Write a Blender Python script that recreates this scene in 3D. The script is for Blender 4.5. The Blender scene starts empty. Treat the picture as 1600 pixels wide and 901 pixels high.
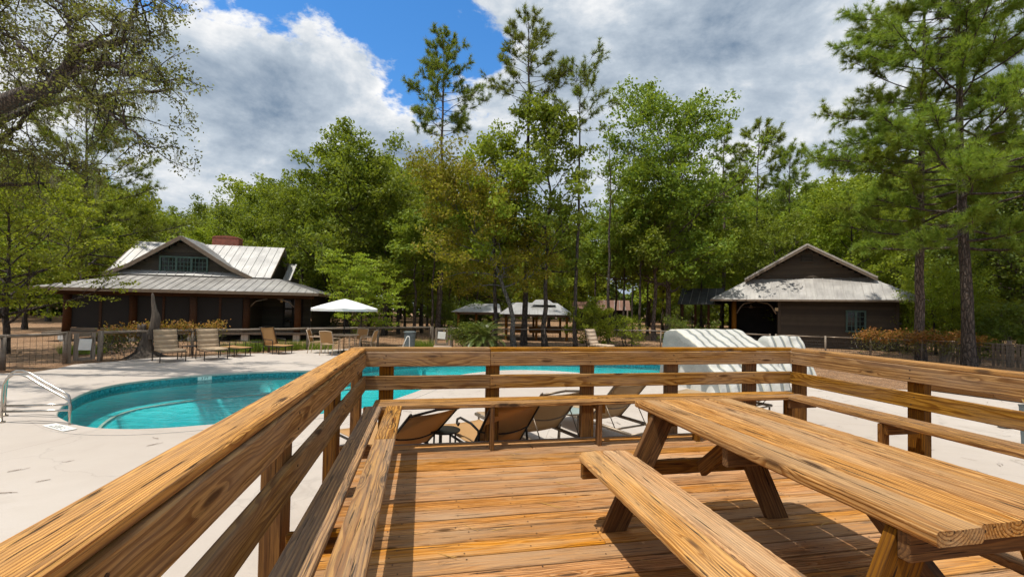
import bpy, bmesh, math, random
import numpy as np
from mathutils import Matrix, Vector
R = math.radians
scene = bpy.context.scene
C = scene.collection
# ------------------------------------------------------------------ camera
FPX, PITCH, ROLL, CZ, HZ = 700.0, R(1.4), R(1.0), 1.80, 483.2
SHY = (HZ - 450.5 - FPX * math.tan(PITCH)) / 1600
cd = bpy.data.cameras.new('camera'); cam = bpy.data.objects.new('camera', cd); C.objects.link(cam)
cd.sensor_width = 36; cd.lens = FPX / 1600 * 36; cd.shift_y = SHY; cd.clip_start = 0.05; cd.clip_end = 2000
CR = Matrix.Rotation(math.pi / 2 + PITCH, 4, 'X') @ Matrix.Rotation(ROLL, 4, 'Z')
cam.matrix_world = Matrix.Translation((0, 0, CZ)) @ CR
scene.camera = cam
# deck frame: u along the far rail, v away from the viewer
DA = R(11.15); E1 = Vector((math.cos(DA), math.sin(DA), 0)); E2 = Vector((-math.sin(DA), math.cos(DA), 0))
DO = Vector((-1.433, 4.46, 0)); DZ = 0.44
# ------------------------------------------------------------------ world: physical sky with broken cloud
SUN_R, SUN_A = 0.33, 0.13
sdir = (E1 * SUN_R + E2 * SUN_A + Vector((0, 0, -1))).normalized()
tosun = -sdir
SUN_EL = math.asin(tosun.z); SUN_AZ = math.atan2(tosun.x, tosun.y)
world = bpy.data.worlds.new('World'); scene.world = world; world.use_nodes = True
def build_world():
    nt = world.node_tree; N = nt.nodes; L = nt.links; N.clear()
    def n(t, **k):
        x = N.new(t)
        for a, b in k.items(): setattr(x, a, b)
        return x
    def mth(op, a, b=None, c=None, clamp=False):
        m = n('ShaderNodeMath', operation=op, use_clamp=clamp)
        for i, v in enumerate((a, b, c)):
            if v is None: continue
            if isinstance(v, (int, float)): m.inputs[i].default_value = v
            else: L.new(v, m.inputs[i])
        return m.outputs[0]
    sky = n('ShaderNodeTexSky', sky_type='NISHITA', sun_disc=False)
    sky.sun_elevation = SUN_EL; sky.sun_rotation = SUN_AZ; sky.air_density = 1.0; sky.dust_density = 0.0; sky.ozone_density = 4.0
    tc = n('ShaderNodeTexCoord'); sp = n('ShaderNodeSeparateXYZ'); L.new(tc.outputs['Generated'], sp.inputs[0])
    cx = n('ShaderNodeVectorMath', operation='MULTIPLY'); L.new(tc.outputs['Generated'], cx.inputs[0]); cx.inputs[1].default_value = (1.0, 1.0, 1.75)
    def noise(scale, detail, rough, vec, dist=0.0):
        t = n('ShaderNodeTexNoise'); t.inputs['Scale'].default_value = scale; t.inputs['Detail'].default_value = detail
        t.inputs['Roughness'].default_value = rough; t.inputs['Distortion'].default_value = dist; L.new(vec, t.inputs['Vector']); return t.outputs['Fac']
    off = n('ShaderNodeVectorMath', operation='ADD'); L.new(cx.outputs[0], off.inputs[0]); off.inputs[1].default_value = (3.35, 1.55, 0.4)
    d1 = noise(2.6, 12, 0.60, off.outputs[0], 0.12)
    # the open blue lanes of this sky
    d3 = noise(8.5, 8, 0.65, off.outputs[0], 0.3); dens = mth('MULTIPLY_ADD', mth('SUBTRACT', d3, 0.5), 0.30, d1)
    for (px, py, rad, amp) in ((640, 30, 0.19, 0.17), (520, 8, 0.19, 0.21), (745, 95, 0.10, 0.15), (370, 8, 0.16, 0.21), (200, 20, .13, .13),
                               (470, 150, 0.26, -0.12), (300, 120, 0.20, -0.10), (1050, 60, 0.45, -0.12), (900, 40, 0.16, -0.10), (1300, 150, .3, -.08)):
        d = (CR.to_3x3() @ Vector(((px - 800) / FPX, -(py - 450.5 - 1600 * SHY) / FPX, -1))).normalized()
        dp = n('ShaderNodeVectorMath', operation='DISTANCE'); L.new(tc.outputs['Generated'], dp.inputs[0]); dp.inputs[1].default_value = d
        mr = n('ShaderNodeMapRange', interpolation_type='SMOOTHERSTEP'); L.new(dp.outputs['Value'], mr.inputs['Value'])
        mr.inputs['From Min'].default_value = rad; mr.inputs['From Max'].default_value = 0.0
        mr.inputs['To Min'].default_value = 0.0; mr.inputs['To Max'].default_value = -amp
        dens = mth('ADD', dens, mr.outputs[0])
    mk = n('ShaderNodeMapRange', interpolation_type='SMOOTHSTEP'); L.new(dens, mk.inputs['Value'])
    mk.inputs['From Min'].default_value = 0.375; mk.inputs['From Max'].default_value = 0.445
    off2 = n('ShaderNodeVectorMath', operation='ADD'); L.new(cx.outputs[0], off2.inputs[0]); off2.inputs[1].default_value = (3.35, 1.50, 0.52)
    d2 = mth('MULTIPLY_ADD', mth('SUBTRACT', d3, 0.5), 0.35, noise(3.6, 10, 0.62, off2.outputs[0], 0.2))
    thick = mth('MULTIPLY_ADD', mth('SUBTRACT', dens, 0.47), -0.55, d2)
    cr = n('ShaderNodeValToRGB'); L.new(thick, cr.inputs[0])
    e = cr.color_ramp.elements; e[0].position = 0.22; e[0].color = (0.20, 0.28, 0.39, 1); e[1].position = 0.60; e[1].color = (1.0, 1.0, 1.0, 1)
    m = e.new(0.44); m.color = (0.54, 0.615, 0.70, 1)
    sc = n('ShaderNodeVectorMath', operation='SCALE'); L.new(cr.outputs[0], sc.inputs[0]); sc.inputs['Scale'].default_value = 6.0
    mix = n('ShaderNodeMix', data_type='RGBA'); L.new(mk.outputs[0], mix.inputs['Factor'])
    hs = n('ShaderNodeHueSaturation'); hs.inputs['Saturation'].default_value = 1.25; hs.inputs['Value'].default_value = 1.25; L.new(sky.outputs[0], hs.inputs['Color']); L.new(hs.outputs[0], mix.inputs['A']); L.new(sc.outputs[0], mix.inputs['B'])
    bg = n('ShaderNodeBackground'); L.new(mix.outputs['Result'], bg.inputs['Color']); bg.inputs['Strength'].default_value = 0.13
    out = n('ShaderNodeOutputWorld'); L.new(bg.outputs[0], out.inputs['Surface'])
build_world()
sl = bpy.data.lights.new('sun', 'SUN'); sl.energy = 4.0; sl.angle = R(0.53); sl.color = (1, 0.95, 0.86)
so = bpy.data.objects.new('sun', sl); C.objects.link(so); so.rotation_euler = sdir.to_track_quat('-Z', 'Y').to_euler(); so.location = (-8, -4, 25)
vs = scene.view_settings; vs.view_transform = 'Standard'; vs.look = 'None'; vs.exposure = 0.35; vs.gamma = 1; vs.use_curve_mapping = False
scene.cycles.max_bounces = 4; scene.cycles.diffuse_bounces = 3; scene.cycles.glossy_bounces = 2; scene.cycles.transmission_bounces = 3; scene.cycles.transparent_max_bounces = 6; scene.cycles.use_adaptive_sampling = True; scene.cycles.adaptive_threshold = 0.03; scene.cycles.caustics_reflective = False; scene.cycles.caustics_refractive = False
scene.cycles.use_denoising = True
# ------------------------------------------------------------------ helpers
CR3 = CR.to_3x3()
def ray(px, py): return CR3 @ Vector(((px - 800) / FPX, -(py - 450.5 - 1600 * SHY) / FPX, -1))
def un(px, py, z=0.0):
    d = ray(px, py); t = (z - CZ) / d.z; return Vector((d.x * t, d.y * t, z))
def at(px, py, depth):
    d = ray(px, py); t = depth / d.y; return Vector((d.x * t, depth, CZ + d.z * t))
def gx(px, depth): return un_x(px, depth)
def un_x(px, depth): return ray(px, 480).x / ray(px, 480).y * depth
def place(px, depth, z=0.0): return Vector((un_x(px, depth), depth, z))
MATS = {}
def tag(o, label=None, cat=None, group=None, kind=None):
    if label: o['label'] = label
    if cat: o['category'] = cat
    if group: o['group'] = group
    if kind: o['kind'] = kind
    return o
def empty(name, M, label=None, cat=None, group=None):
    o = bpy.data.objects.new(name, None); C.objects.link(o); o.empty_display_size = 0.2
    if isinstance(M, (Vector, tuple)): M = Matrix.Translation(M)
    o.matrix_basis = M
    return tag(o, label, cat, group)
def obj(name, me, mat=None, parent=None, M=None, smooth=False):
    if mat is not None and not me.materials: me.materials.append(mat)
    if smooth and me.polygons: me.polygons.foreach_set('use_smooth', [True] * len(me.polygons))
    o = bpy.data.objects.new(name, me); C.objects.link(o)
    if parent: o.parent = parent
    if M is not None: o.matrix_basis = M if isinstance(M, Matrix) else Matrix.Translation(M)
    return o
def copy_tree(o, M, label=None, parent=None):
    c = o.copy(); C.objects.link(c)
    if parent is not None: c.parent = parent
    else:
        c.matrix_basis = M
        if label: c['label'] = label
    for ch in list(o.children): copy_tree(ch, None, None, c)
    return c
def pyd(name, v, f):
    me = bpy.data.meshes.new(name); me.from_pydata([tuple(p) for p in v], [], [tuple(q) for q in f]); me.update(); return me
def npmesh(name, V, F):
    """V (n,3) float, F (m,k) int"""
    V = np.asarray(V, dtype=np.float32); F = np.asarray(F, dtype=np.int32); me = bpy.data.meshes.new(name)
    k = F.shape[1]; me.vertices.add(len(V)); me.vertices.foreach_set('co', V.ravel())
    me.loops.add(F.size); me.loops.foreach_set('vertex_index', F.ravel())
    me.polygons.add(len(F)); me.polygons.foreach_set('loop_start', np.arange(0, F.size, k, dtype=np.int32))
    me.polygons.foreach_set('loop_total', np.full(len(F), k, dtype=np.int32)); me.update(); me.validate(); return me
BOXC = {}
def boxmesh(L, w, t, c=0.004):
    k = (round(L, 3), round(w, 4), round(t, 4), c)
    if k in BOXC: return BOXC[k]
    bm = bmesh.new(); bmesh.ops.create_cube(bm, size=1)
    bmesh.ops.scale(bm, vec=(L, w, t), verts=bm.verts)
    if c: bmesh.ops.bevel(bm, geom=bm.edges[:], offset=c, segments=1, affect='EDGES')
    me = bpy.data.meshes.new('board'); bm.to_mesh(me); bm.free(); BOXC[k] = me; return me
def frame(p0, p1, n):
    p0, p1, n = Vector(p0), Vector(p1), Vector(n); X = (p1 - p0).normalized(); Y = n.cross(X).normalized(); Z = X.cross(Y)
    M = Matrix.Identity(4)
    for i, a in enumerate((X, Y, Z)):
        for j in range(3): M[j][i] = a[j]
    M.translation = (p0 + p1) / 2; return M
def withmat(me, mat):
    if me.materials and me.materials[0] != mat:
        key = (me.name, mat.name)
        if key not in BOXC: m2 = me.copy(); m2.materials.clear(); m2.materials.append(mat); BOXC[key] = m2
        return BOXC[key]
    if not me.materials: me.materials.append(mat)
    return me
def board(name, parent, p0, p1, w, t, mat, n=(0, 0, 1), c=0.004):
    """a squared board from p0 to p1 (parent space), w wide, t thick along n"""
    L = (Vector(p1) - Vector(p0)).length
    return obj(name, withmat(boxmesh(L, w, t, c), mat), None, parent, frame(p0, p1, n))
def box(name, parent, lo, hi, mat, c=0.003):
    lo, hi = Vector(lo), Vector(hi); s = hi - lo
    return obj(name, withmat(boxmesh(s.x, s.y, s.z, c), mat), None, parent, Matrix.Translation((lo + hi) / 2))
def tubes(paths, sides=8, cap=True):
    """paths: list of (points, radii) -> (V, F quads/tris list)"""
    V, F = [], []
    for pts, rad in paths:
        pts = [Vector(p) for p in pts]; n = len(pts)
        if isinstance(rad, (int, float)): rad = [rad] * n
        base = len(V); ref = None
        for i, p in enumerate(pts):
            d = (pts[min(i + 1, n - 1)] - pts[max(i - 1, 0)]).normalized()
            if ref is None: ref = Vector((0, 0, 1)) if abs(d.z) < 0.9 else Vector((1, 0, 0))
            a = (ref - d * ref.dot(d)).normalized(); b = d.cross(a); ref = a
            for s in range(sides):
                t = 2 * math.pi * s / sides; V.append(p + (a * math.cos(t) + b * math.sin(t)) * rad[i])
        for i in range(n - 1):
            for s in range(sides):
                q = (s + 1) % sides; F.append((base + i * sides + s, base + i * sides + q, base + (i + 1) * sides + q, base + (i + 1) * sides + s))
        if cap:
            F.append(tuple(base + s for s in range(sides))[::-1]); F.append(tuple(base + (n - 1) * sides + s for s in range(sides)))
    return V, F
def tube(name, parent, pts, r, mat, sides=8, M=None):
    return obj(name, pyd(name, *tubes([(pts, r)], sides)), mat, parent, M, smooth=True)
def tubeset(name, parent, paths, mat, sides=6, M=None):
    return obj(name, pyd(name, *tubes(paths, sides)), mat, parent, M, smooth=True)
def rotz(a): return Matrix.Rotation(a, 4, 'Z')
# ------------------------------------------------------------------ materials
class NB:
    """small node builder for one material"""
    def __init__(s, name, rough=0.7, metal=0.0):
        s.m = bpy.data.materials.new(name); s.m.use_nodes = True; s.nt = s.m.node_tree; s.N = s.nt.nodes; s.L = s.nt.links
        s.b = s.N['Principled BSDF']; s.b.inputs['Roughness'].default_value = rough; s.b.inputs['Metallic'].default_value = metal
        s.tc = s.N.new('ShaderNodeTexCoord'); MATS[name] = s.m
    def put(s, sock, v):
        if isinstance(v, (int, float)): sock.default_value = v
        elif isinstance(v, tuple): sock.default_value = (*v, 1) if len(v) == 3 and len(sock.default_value) == 4 else v
        else: s.L.new(v, sock)
    def node(s, t, **k):
        x = s.N.new(t)
        for a, b in k.items(): setattr(x, a, b)
        return x
    def math(s, op, a, b=None, c=None, clamp=False):
        m = s.node('ShaderNodeMath', operation=op, use_clamp=clamp)
        for i, v in enumerate((a, b, c)):
            if v is not None: s.put(m.inputs[i], v)
        return m.outputs[0]
    def vec(s, op, a, b=None):
        m = s.node('ShaderNodeVectorMath', operation=op); s.put(m.inputs[0], a)
        if b is not None: s.put(m.inputs[1], b)
        return m.outputs[0]
    def noise(s, scale, detail=3, rough=0.55, vec=None, dist=0.0, out='Fac'):
        t = s.node('ShaderNodeTexNoise'); t.inputs['Scale'].default_value = scale; t.inputs['Detail'].default_value = detail
        t.inputs['Roughness'].default_value = rough; t.inputs['Distortion'].default_value = dist
        s.L.new(vec if vec is not None else s.tc.outputs['Object'], t.inputs['Vector']); return t.outputs[out]
    def ramp(s, fac, *stops, interp='LINEAR'):
        r = s.node('ShaderNodeValToRGB'); s.put(r.inputs[0], fac); r.color_ramp.interpolation = interp; e = r.color_ramp.elements
        cc = lambda c: (*c, 1) if isinstance(c, tuple) else (c, c, c, 1)
        e[0].position, e[0].color = stops[0][0], cc(stops[0][1]); e[1].position, e[1].color = stops[-1][0], cc(stops[-1][1])
        for p, c in stops[1:-1]: q = e.new(p); q.color = cc(c)
        return r.outputs[0]
    def mix(s, fac, a, b, blend='MIX'):
        m = s.node('ShaderNodeMix', data_type='RGBA', blend_type=blend); s.put(m.inputs['Factor'], fac)
        s.put(m.inputs[6], a); s.put(m.inputs[7], b); return m.outputs[2]
    def col(s, c): s.put(s.b.inputs['Base Color'], c)
    def bump(s, h, dist=0.01, strength=0.5):
        b = s.node('ShaderNodeBump'); b.inputs['Strength'].default_value = strength; b.inputs['Distance'].default_value = dist
        s.put(b.inputs['Height'], h); s.L.new(b.outputs[0], s.b.inputs['Normal']); return s
    def rnd(s): return s.node('ShaderNodeObjectInfo').outputs['Random']
    def island(s): return s.node('ShaderNodeNewGeometry').outputs['Random Per Island']
def plain(name, col, rough=0.6, metal=0.0, var=0.25, scale=6.0, bump=0.0):
    b = NB(name, rough, metal); nz = b.noise(scale, 5, 0.6)
    dk = tuple(c * (1 - var) for c in col); lt = tuple(min(1, c * (1 + var)) for c in col)
    b.col(b.ramp(nz, (0.3, dk), (0.7, lt)))
    if bump: b.bump(nz, bump, 0.5)
    return b.m
def wood(name, light, mid, dark, grey=(0.42, 0.36, 0.30), greyamt=0.35, ring=95.0, stain=0.5, checks=1.0, bump=0.5, rough=0.85, cathedral=1.0):
    """solid pine: growth rings about an axis along the board (object X), fibre, checks and weathering"""
    b = NB(name, rough); rn = b.rnd(); co = b.tc.outputs['Object']
    sh = b.node('ShaderNodeCombineXYZ'); b.put(sh.inputs[0], b.math('MULTIPLY', rn, 71.0)); b.put(sh.inputs[1], b.math('MULTIPLY', rn, 13.7)); b.put(sh.inputs[2], b.math('MULTIPLY', rn, 29.3))
    pv = b.vec('ADD', co, sh.outputs[0]); sp = b.node('ShaderNodeSeparateXYZ'); b.L.new(co, sp.inputs[0])
    warp = b.noise(1.0, 2, 0.5, b.vec('MULTIPLY', pv, (1.3, 5.0, 5.0)))
    warp2 = b.noise(1.0, 3, 0.55, b.vec('MULTIPLY', pv, (5.0, 26.0, 26.0)))
    # knots push the rings aside
    vo = b.node('ShaderNodeTexVoronoi', feature='F1'); vo.inputs['Scale'].default_value = 1.0
    b.L.new(b.vec('MULTIPLY', pv, (1.9, 9.0, 5.0)), vo.inputs['Vector'])
    kd = vo.outputs['Distance']; kn = b.ramp(kd, (0.0, 1.0), (0.30, 0.0), interp='EASE')
    y0 = b.math('MULTIPLY_ADD', b.math('FRACT', b.math('MULTIPLY', rn, 7.31)), 0.16, -0.08)
    z0 = b.math('MULTIPLY_ADD', b.math('FRACT', b.math('MULTIPLY', rn, 3.77)), -0.07, -0.02)
    yy = b.math('ADD', sp.outputs[1], y0); zz = b.math('ADD', sp.outputs[2], z0)
    yy = b.math('ADD', yy, b.math('MULTIPLY_ADD', warp, 0.10 * cathedral, -0.05 * cathedral))
    zz = b.math('ADD', zz, b.math('MULTIPLY_ADD', warp2, 0.012, -0.006))
    r = b.math('SQRT', b.math('ADD', b.math('MULTIPLY', yy, yy), b.math('MULTIPLY', zz, zz)))
    r = b.math('ADD', r, b.math('MULTIPLY', warp, 0.05 * cathedral)); r = b.math('ADD', r, b.math('MULTIPLY', kn, 0.035))
    rr = b.math('ADD', r, b.math('MULTIPLY', warp2, 0.006)); fr = b.math('FRACT', b.math('MULTIPLY', rr, ring))
    rg = b.ramp(fr, (0.0, 0.0), (0.40, 0.12), (0.80, 1.0), (0.93, 0.85), (1.0, 0.0))
    fib = b.noise(1.0, 4, 0.7, b.vec('MULTIPLY', pv, (4.0, 110.0, 110.0)))
    c = b.mix(rg, light, mid)
    c = b.mix(b.ramp(fib, (0.42, 0.0), (0.66, 0.85)), c, dark)
    tone = b.noise(1.0, 3, 0.6, b.vec('MULTIPLY', pv, (0.9, 6.0, 6.0)))
    c = b.mix(b.ramp(tone, (0.42, 0.0), (0.72, greyamt)), c, grey)
    st = b.noise(1.0, 5, 0.7, b.vec('MULTIPLY', pv, (2.6, 34.0, 34.0)))
    c = b.mix(b.ramp(st, (0.54, 0.0), (0.74, stain)), c, tuple(x * 0.35 for x in dark))
    c = b.mix(b.ramp(kd, (0.07, 0.9), (0.15, 0.0)), c, tuple(x * 0.5 for x in dark))
    ck = b.noise(1.0, 3, 0.6, b.vec('MULTIPLY', pv, (3.0, 70.0, 70.0)))
    ckm = b.ramp(ck, (0.62, 0.0), (0.68, checks))
    c = b.mix(ckm, c, tuple(x * 0.22 for x in dark))
    hue = b.node('ShaderNodeHueSaturation'); b.put(hue.inputs['Value'], b.math('MULTIPLY_ADD', b.math('FRACT', b.math('MULTIPLY', rn, 11.9)), 0.45, 0.74))
    b.put(hue.inputs['Saturation'], b.math('MULTIPLY_ADD', b.math('FRACT', b.math('MULTIPLY', rn, 5.3)), 0.26, 1.00)); b.L.new(c, hue.inputs['Color'])
    old = b.ramp(b.math('FRACT', b.math('MULTIPLY', rn, 23.7)), (0.6, 0.0), (1.0, 0.38)); b.b.inputs['Specular IOR Level'].default_value = 0.25
    b.col(b.mix(old, hue.outputs[0], b.mix(fib, tuple(x * 0.55 for x in grey), grey)))
    h = b.math('SUBTRACT', b.math('ADD', b.math('MULTIPLY', rg, 0.5), b.math('MULTIPLY', fib, 0.5)), b.math('MULTIPLY', ckm, 1.6))
    b.bump(h, 0.003, bump); return b.m
W_TABLE = wood('weathered_pine', (0.56, 0.325, 0.150), (0.30, 0.130, 0.045), (0.12, 0.052, 0.020), (0.48, 0.345, 0.215), 0.62, ring=86, stain=0.5, checks=1.0, bump=1.0)
W_CAP = wood('golden_pine', (0.55, 0.275, 0.068), (0.28, 0.110, 0.022), (0.11, 0.046, 0.013), (0.36, 0.25, 0.15), 0.3, ring=130, stain=0.42, checks=0.95, cathedral=0.35, bump=0.9)
W_RAIL = wood('rail_pine', (0.42, 0.245, 0.098), (0.185, 0.085, 0.027), (0.11, 0.05, 0.019), (0.33, 0.25, 0.18), 0.55, ring=52, stain=0.5, checks=0.6, cathedral=1.7)
W_DECK = wood('deck_pine', (0.52, 0.27, 0.115), (0.33, 0.130, 0.034), (0.115, 0.05, 0.019), (0.43, 0.30, 0.19), 0.7, ring=80, stain=0.5, checks=0.95, cathedral=1.0, bump=0.8)
W_BENCH = wood('bench_pine', (0.54, 0.30, 0.115), (0.23, 0.096, 0.030), (0.075, 0.037, 0.017), (0.27, 0.21, 0.16), 0.5, ring=75, stain=0.85, checks=1.0, cathedral=0.9, bump=1.2)
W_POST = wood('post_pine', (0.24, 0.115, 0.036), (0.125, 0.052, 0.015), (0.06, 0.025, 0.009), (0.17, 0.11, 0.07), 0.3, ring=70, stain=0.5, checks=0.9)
W_GREY = wood('grey_fence_wood', (0.27, 0.22, 0.17), (0.17, 0.135, 0.10), (0.075, 0.058, 0.045), (0.33, 0.29, 0.25), 0.5, ring=110, stain=0.4)
W_LOG = wood('red_log_wood', (0.085, 0.040, 0.020), (0.055, 0.024, 0.012), (0.03, 0.013, 0.008), (0.075, 0.05, 0.034), 0.3, ring=80)
METAL_DK = plain('dark_bronze_metal', (0.035, 0.028, 0.022), 0.42, 0.6, 0.3, 30)
METAL_CH = plain('champagne_metal', (0.20, 0.155, 0.11), 0.40, 0.55, 0.2, 20)
STEEL = plain('stainless_steel', (0.42, 0.39, 0.35), 0.22, 1.0, 0.08, 25)
BOLT = plain('galvanised_bolt', (0.35, 0.33, 0.30), 0.4, 0.9, 0.3, 60)
NAIL = plain('rusty_nail', (0.06, 0.035, 0.022), 0.6, 0.5, 0.4, 90)
WHITE = plain('white_panel', (0.72, 0.71, 0.66), 0.5, 0, 0.06, 4)
INK = plain('black_ink', (0.02, 0.02, 0.02), 0.6, 0, 0.1, 4)
def sling(name, a, b2):
    b = NB(name, 0.8); w = b.noise(400, 2, 0.5); n2 = b.noise(3, 3, 0.5); c = b.mix(n2, a, b2); b.col(b.mix(b.ramp(w, (0.4, 0.0), (0.6, 0.25)), c, tuple(x * 0.6 for x in a)))
    tr = b.node('ShaderNodeBsdfTranslucent'); b.L.new(c, tr.inputs[0]); mx = b.node('ShaderNodeMixShader'); mx.inputs[0].default_value = 0.35
    b.L.new(b.b.outputs[0], mx.inputs[1]); b.L.new(tr.outputs[0], mx.inputs[2]); b.L.new(mx.outputs[0], b.N['Material Output'].inputs[0]); return b.m
SLING_T = sling('tan_sling', (0.58, 0.34, 0.14), (0.52, 0.29, 0.11))
SLING_B = sling('beige_sling', (0.52, 0.375, 0.22), (0.47, 0.33, 0.19))
CUSH = plain('tan_cushion', (0.38, 0.28, 0.18), 0.9, 0, 0.12, 8, 0.003)
CUSH_P = plain('pale_cushion', (0.50, 0.38, 0.27), 0.9, 0, 0.10, 8, 0.003)
def m_concrete():
    b = NB('pool_deck_concrete', 0.85); co = b.tc.outputs['Object']
    n1 = b.noise(0.22, 6, 0.62, co); n2 = b.noise(2.5, 6, 0.65, co); n3 = b.noise(60, 3, 0.6, co)
    c = b.ramp(n1, (0.32, (0.375, 0.318, 0.268)), (0.5, (0.43, 0.374, 0.323)), (0.7, (0.465, 0.415, 0.368)))
    c = b.mix(b.ramp(n2, (0.42, 0.0), (0.8, 0.28)), c, (0.36, 0.31, 0.26))
    c = b.mix(b.ramp(n3, (0.5, 0.0), (0.85, 0.25)), c, (0.33, 0.29, 0.25))
    # hairline cracks
    vo = b.node('ShaderNodeTexVoronoi', feature='DISTANCE_TO_EDGE'); vo.inputs['Scale'].default_value = 0.30
    b.L.new(b.vec('ADD', co, b.vec('MULTIPLY', b.noise(1.1, 4, 0.6, co, out='Color'), (1.6, 1.6, 0))), vo.inputs['Vector'])
    c = b.mix(b.ramp(vo.outputs['Distance'], (0.0, 0.32), (0.006, 0.0)), c, (0.25, 0.22, 0.19))
    jt = b.node('ShaderNodeTexBrick'); jt.offset = 0.0; jt.inputs['Scale'].default_value = 1.0; jt.inputs['Brick Width'].default_value = 3.1; jt.inputs['Row Height'].default_value = 3.1; jt.inputs['Mortar Size'].default_value = 0.006
    mp = b.node('ShaderNodeMapping'); mp.inputs['Rotation'].default_value = (0, 0, 0.19); mp.inputs['Location'].default_value = (0.7, 0.9, 0); b.L.new(co, mp.inputs[0]); b.L.new(mp.outputs[0], jt.inputs['Vector'])
    c = b.mix(b.math('MULTIPLY', jt.outputs['Fac'], 0.55), c, (0.24, 0.20, 0.165))
    n4 = b.noise(0.9, 5, 0.7, co, 0.6); c = b.mix(b.ramp(n4, (0.56, 0.0), (0.70, 0.35)), c, (0.33, 0.275, 0.22))
    b.col(c); b.bump(b.math('ADD', n3, n2), 0.004, 0.35); return b.m
CONC = m_concrete()
COPING = plain('pool_coping', (0.50, 0.445, 0.375), 0.7, 0, 0.10, 5, 0.002)
def m_straw():
    b = NB('pine_straw_ground', 0.95); co = b.tc.outputs['Object']
    n1 = b.noise(0.12, 5, 0.6, co); n2 = b.noise(1.6, 6, 0.7, co); n3 = b.noise(22, 4, 0.7, co)
    c = b.ramp(n2, (0.30, (0.13, 0.062, 0.026)), (0.48, (0.30, 0.15, 0.062)), (0.62, (0.42, 0.235, 0.11)), (0.8, (0.50, 0.33, 0.19)))
    c = b.mix(b.ramp(n1, (0.42, 0.0), (0.65, 0.55)), c, (0.42, 0.27, 0.15))
    c = b.mix(b.ramp(n3, (0.42, 0.85), (0.56, 0.0)), c, (0.06, 0.03, 0.014)); n5 = b.noise(70, 2, 0.6, co); c = b.mix(b.ramp(n5, (0.55, 0.0), (0.68, 0.7)), c, (0.50, 0.36, 0.23))
    b.col(c); b.bump(b.math('ADD', n3, b.math('MULTIPLY', n2, 2.0)), 0.05, 0.8); return b.m
STRAW = m_straw()
def m_plaster():
    b = NB('pool_plaster', 0.6); co = b.tc.outputs['Object']; n1 = b.noise(0.5, 4, 0.6, co)
    vo = b.node('ShaderNodeTexVoronoi', feature='SMOOTH_F1'); vo.inputs['Scale'].default_value = 2.2
    b.L.new(b.vec('ADD', b.vec('MULTIPLY', co, (1, 1, 0.3)), b.vec('MULTIPLY', b.noise(1.7, 3, 0.5, co, out='Color'), (0.8, 0.8, 0.8))), vo.inputs['Vector'])
    c = b.ramp(n1, (0.3, (0.02, 0.60, 0.64)), (0.7, (0.07, 0.74, 0.75)))
    b.col(c); return b.m
PLASTER = m_plaster()
TILE = plain('pool_tile_band', (0.03, 0.20, 0.23), 0.25, 0, 0.6, 22)
def m_water():
    b = NB('pool_water', 0.03); N = b.N; N.remove(b.b); co = b.tc.outputs['Object']
    n1 = b.noise(1.0, 4, 0.6, b.vec('MULTIPLY', co, (2.2, 3.4, 1)), 0.6)
    bp = b.node('ShaderNodeBump'); bp.inputs['Strength'].default_value = 0.5; bp.inputs['Distance'].default_value = 0.06; b.L.new(n1, bp.inputs['Height'])
    tr = b.node('ShaderNodeBsdfTransparent'); tr.inputs[0].default_value = (0.78, 0.99, 0.99, 1)
    gl = b.node('ShaderNodeBsdfGlossy'); gl.inputs['Roughness'].default_value = 0.05; b.L.new(bp.outputs[0], gl.inputs['Normal'])
    fr = b.node('ShaderNodeFresnel'); fr.inputs['IOR'].default_value = 1.32; b.L.new(bp.outputs[0], fr.inputs['Normal'])
    mx = b.node('ShaderNodeMixShader'); b.L.new(fr.outputs[0], mx.inputs[0]); b.L.new(tr.outputs[0], mx.inputs[1]); b.L.new(gl.outputs[0], mx.inputs[2])
    b.L.new(mx.outputs[0], N['Material Output'].inputs[0]); return b.m
WATER = m_water()
def m_roof(name, a, b2, rough=0.45, metal=0.35):
    b = NB(name, rough, metal); co = b.tc.outputs['Object']
    n1 = b.noise(0.7, 6, 0.65, co); n2 = b.noise(1.0, 5, 0.6, b.vec('MULTIPLY', co, (9, 1.0, 1.0)))
    c = b.mix(b.ramp(n1, (0.35, 0.0), (0.65, 1.0)), a, b2); c = b.mix(b.ramp(n2, (0.45, 0.0), (0.75, 0.45)), c, tuple(x * 0.55 for x in a)); b.col(c)
    b.put(b.b.inputs['Roughness'], b.math('MULTIPLY_ADD', n1, 0.3, rough - 0.1)); return b.m
ROOF = m_roof('galvanised_roof', (0.30, 0.29, 0.275), (0.46, 0.45, 0.43))
ROOF_R = m_roof('weathered_dim_roof', (0.24, 0.225, 0.21), (0.42, 0.40, 0.37))
RUST = m_roof('rusty_roof', (0.14, 0.065, 0.04), (0.20, 0.11, 0.075), 0.7, 0.1)
BRICK = None
def m_brick():
    b = NB('red_brick', 0.85); co = b.tc.outputs['Object']; br = b.node('ShaderNodeTexBrick'); br.inputs['Scale'].default_value = 5
    br.inputs['Color1'].default_value = (0.30, 0.075, 0.045, 1); br.inputs['Color2'].default_value = (0.38, 0.115, 0.065, 1); br.inputs['Mortar'].default_value = (0.20, 0.15, 0.12, 1); br.inputs['Mortar Size'].default_value = 0.014
    sp = b.node('ShaderNodeSeparateXYZ'); b.L.new(co, sp.inputs[0]); cb = b.node('ShaderNodeCombineXYZ'); b.put(cb.inputs[0], b.math('ADD', sp.outputs[0], sp.outputs[1])); b.L.new(sp.outputs[2], cb.inputs[1])
    b.L.new(cb.outputs[0], br.inputs['Vector']); b.col(b.mix(b.ramp(b.noise(3, 4, 0.6, co), (0.45, 0.0), (0.8, 0.6)), br.outputs['Color'], (0.08, 0.04, 0.03))); return b.m
BRICK = m_brick()
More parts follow.
